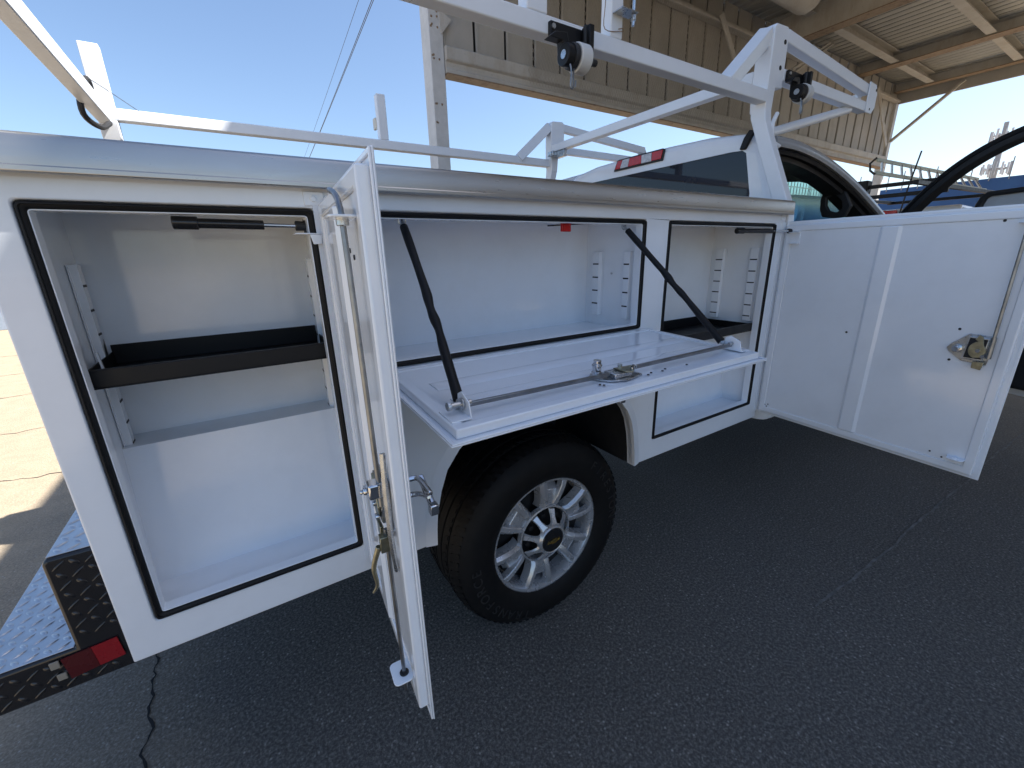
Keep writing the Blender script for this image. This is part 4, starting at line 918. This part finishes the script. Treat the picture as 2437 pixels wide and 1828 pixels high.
# black rubber corner cap at the roof edge
c = MB(); c.prism([(.345, 1.974), (.315, 1.970), (.290, 2.02), (.272, 2.046), (.305, 2.056), (.328, 2.025)], 2.626, 2.645, 'x'); c.build("corner_gasket", 'rubber', cab, .004)
c = MB(); c.tube(smooth_path([(2.56, .86, 1.66), (2.56, .86, 1.762), (2.56, .80, 1.772), (2.56, .765, 1.768), (2.56, .72, 1.785)], 4), .007, 8); c.tube(smooth_path([(2.56, .86, 1.762), (2.56, .90, 1.772), (2.56, .92, 1.768)], 4), .006, 8); c.build("tie_down_hook", 'tag', TR)

# ---- open cab door: local x from hinge to latch edge, local -y is the inner face
c = MB(); c.prism([(.01, .70), (.0, 1.40), (.03, 1.60), (1.16, 1.62), (1.18, 1.3), (1.14, .70)], -.02, .0); cd = c.build("cab_door", 'cabw', TR, .012, loc=(4.05, .03, 0), rot=(0, 0, R(-110)), label="open passenger door of the cab with black window frame")
c = MB(); c.prism([(.05, .745), (.05, 1.45), (.08, 1.60), (1.10, 1.61), (1.12, 1.3), (1.08, .745)], -.085, -.0205); c.build("door_trim", 'trim', cd, .02)
def drail(nm, pts, prof, m):
    pts = smooth_path(pts, 6); c = MB(); rings = []
    for i, q in enumerate(pts):
        d = (pts[min(i + 1, len(pts) - 1)] - pts[max(i - 1, 0)]).normalized(); s1 = Vector((0, 1, 0)); s2 = s1.cross(d).normalized()
        if s2.z < 0: s2 = -s2
        rings.append([tuple(q + s1 * a + s2 * b_) for a, b_ in prof])
    c.loft(rings, True, True); c.build(nm, m, cd, ang=40)
fr = [(.00, -.03, 1.60), (.075, -.03, 1.705), (.16, -.03, 1.80), (.27, -.03, 1.895), (.40, -.03, 1.972), (.56, -.03, 2.028), (.75, -.03, 2.055), (1.0, -.03, 2.05)]
drail("window_frame", fr, [(-.045, -.024), (-.05, .0), (-.045, .024), (.02, .036), (.028, 0), (.02, -.03)], 'trim')
drail("frame_seal", [(a - .012, -.074, b_ + .014) for a, _, b_ in fr], [(-.012, -.012), (-.014, .002), (-.006, .012), (.008, .012), (.010, -.012)], 'rubber')
c = MB(); c.prism([(1.0, 2.07), (1.0, 2.03), (1.10, 1.60), (1.16, 1.60), (1.08, 2.04)], -.06, -.01); c.build("window_frame", 'trim', cd, .006)


mo = [(.30, 1.52), (.285, 1.60), (.29, 1.70), (.305, 1.748), (.335, 1.768), (.56, 1.775), (.58, 1.76), (.585, 1.55), (.57, 1.50), (.33, 1.49)]
mi = [(.335, 1.53), (.32, 1.60), (.325, 1.70), (.335, 1.73), (.35, 1.742), (.545, 1.748), (.556, 1.735), (.56, 1.56), (.55, 1.525), (.36, 1.515)]
c = MB(); c.holed(mo, [mi], .10, .16); mm = c.build("door_mirror", 'trim', cd, .012, seg=3)
c = MB(); c.prism(mi, .118, .155); c.build("mirror_glass", 'pale', cd)
c = MB(); c.bar((.10, .0, 1.58), (.32, .13, 1.58), .05, .05); c.build("mirror_arm", 'trim', cd, .01)

# ================================================================== OTHER TRUCK AHEAD
T2 = thing("work_pickup", "white work pickup with a black ladder rack parked ahead of the truck", "pickup", (11.5, 2.2, 0))
c = MB(); c.prism([(8.6, .6), (8.6, 1.35), (10.5, 1.35), (10.52, 1.5), (10.62, 2.06), (10.75, 2.12), (11.7, 2.10), (12.3, 1.55), (13.5, 1.38), (13.7, 1.2), (13.7, .55)], 1.25, 3.1, 'y'); c.build("body", 'cabw', T2, .05, seg=3)
c = MB(); c.prism([(1.35, 1.5), (3.0, 1.5), (2.85, 2.0), (1.5, 2.0)], 10.50, 10.56, 'x'); c.build("rear_window", 'darkglass', T2)
c = MB(); c.box(10.53, 10.60, 2.05, 2.45, 2.03, 2.09); c.build("brake_light", 'redlens', T2, .005)
c = MB(); c.box(10.9, 11.15, 1.2, 1.25, 1.55, 1.95); c.build("side_window", 'darkglass', T2)
c = MB(); c.prism([(11.15, 2.11), (11.4, 2.16), (11.45, 2.11)], 1.7, 2.1); c.build("roof_light", 'trim', T2, .01)
for x_ in (9.35, 12.9):
    for y_ in (1.2, 2.9):
        c = MB(); c.lathe([(.05, 0), (.24, 0), (.38, .02), (.40, .08), (.40, .2), (.36, .25), (.05, .25)], (x_, y_, .40), 'y', 28); c.build("wheel", 'tyre', T2)
def b2(nm, p0, p1, w_=.06, m='black'):
    c = MB(); c.bar(p0, p1, w_, w_); c.build(nm, m, T2, .006)
for y_ in (1.35, 2.16, 3.0):
    b2("rack_post", (10.0, y_, 1.35), (10.0, y_, 2.62 if y_ != 2.16 else 2.66), .07)
b2("rack_bar", (10.0, 1.3, 2.30), (10.0, 3.05, 2.30)); b2("rack_bar", (10.0, 1.3, 2.47), (10.0, 3.05, 2.47)); b2("rack_bar", (13.2, 1.3, 2.40), (13.2, 3.05, 2.40))
for y_ in (1.35, 3.0): b2("rack_rail", (8.7, y_, 2.34), (13.4, y_, 2.42)); b2("rack_post", (13.2, y_, 1.3), (13.2, y_, 2.42))
c = MB(); c.box(9.9, 10.1, 2.34, 2.52, 2.36, 2.58); c.build("headboard", 'black', T2, .02)
c = MB(); c.tube([(10.6, 2.03, 1.9), (10.62, 1.99, 2.45), (10.65, 1.93, 3.03)], .012, 6); c.build("whip_antenna", 'wire', T2)
LD = thing("extension_ladder", "pale fibreglass extension ladder lying tilted on the parked pickup's rack", "ladder", (11.5, 2.0, 2.5))
A0, A1 = Vector((9.7, 2.19, 2.66)), Vector((13.3, 1.55, 2.50)); B0, B1 = Vector((9.7, 2.21, 2.86)), Vector((13.3, 1.70, 2.72))
for nm, p, q in (("side_rail", A0, A1), ("side_rail", B0, B1)):
    c = MB(); c.bar(p, q, .032, .055); c.build(nm, 'ladder', LD, .006)
for i in range(12):
    t = (i + .5) / 12; c = MB(); c.cyl(A0.lerp(A1, t), B0.lerp(B1, t), .018, n=8); c.build("rung", 'zinc', LD)
c = MB(); c.tube([A0 + Vector((-.02, .0, -.03)), A0 + Vector((-.05, .07, .04)), B0 + Vector((-.05, .07, -.05)), B0 + Vector((-.02, 0, .03))], .016, 8); c.build("end_hoop", 'trim', LD)
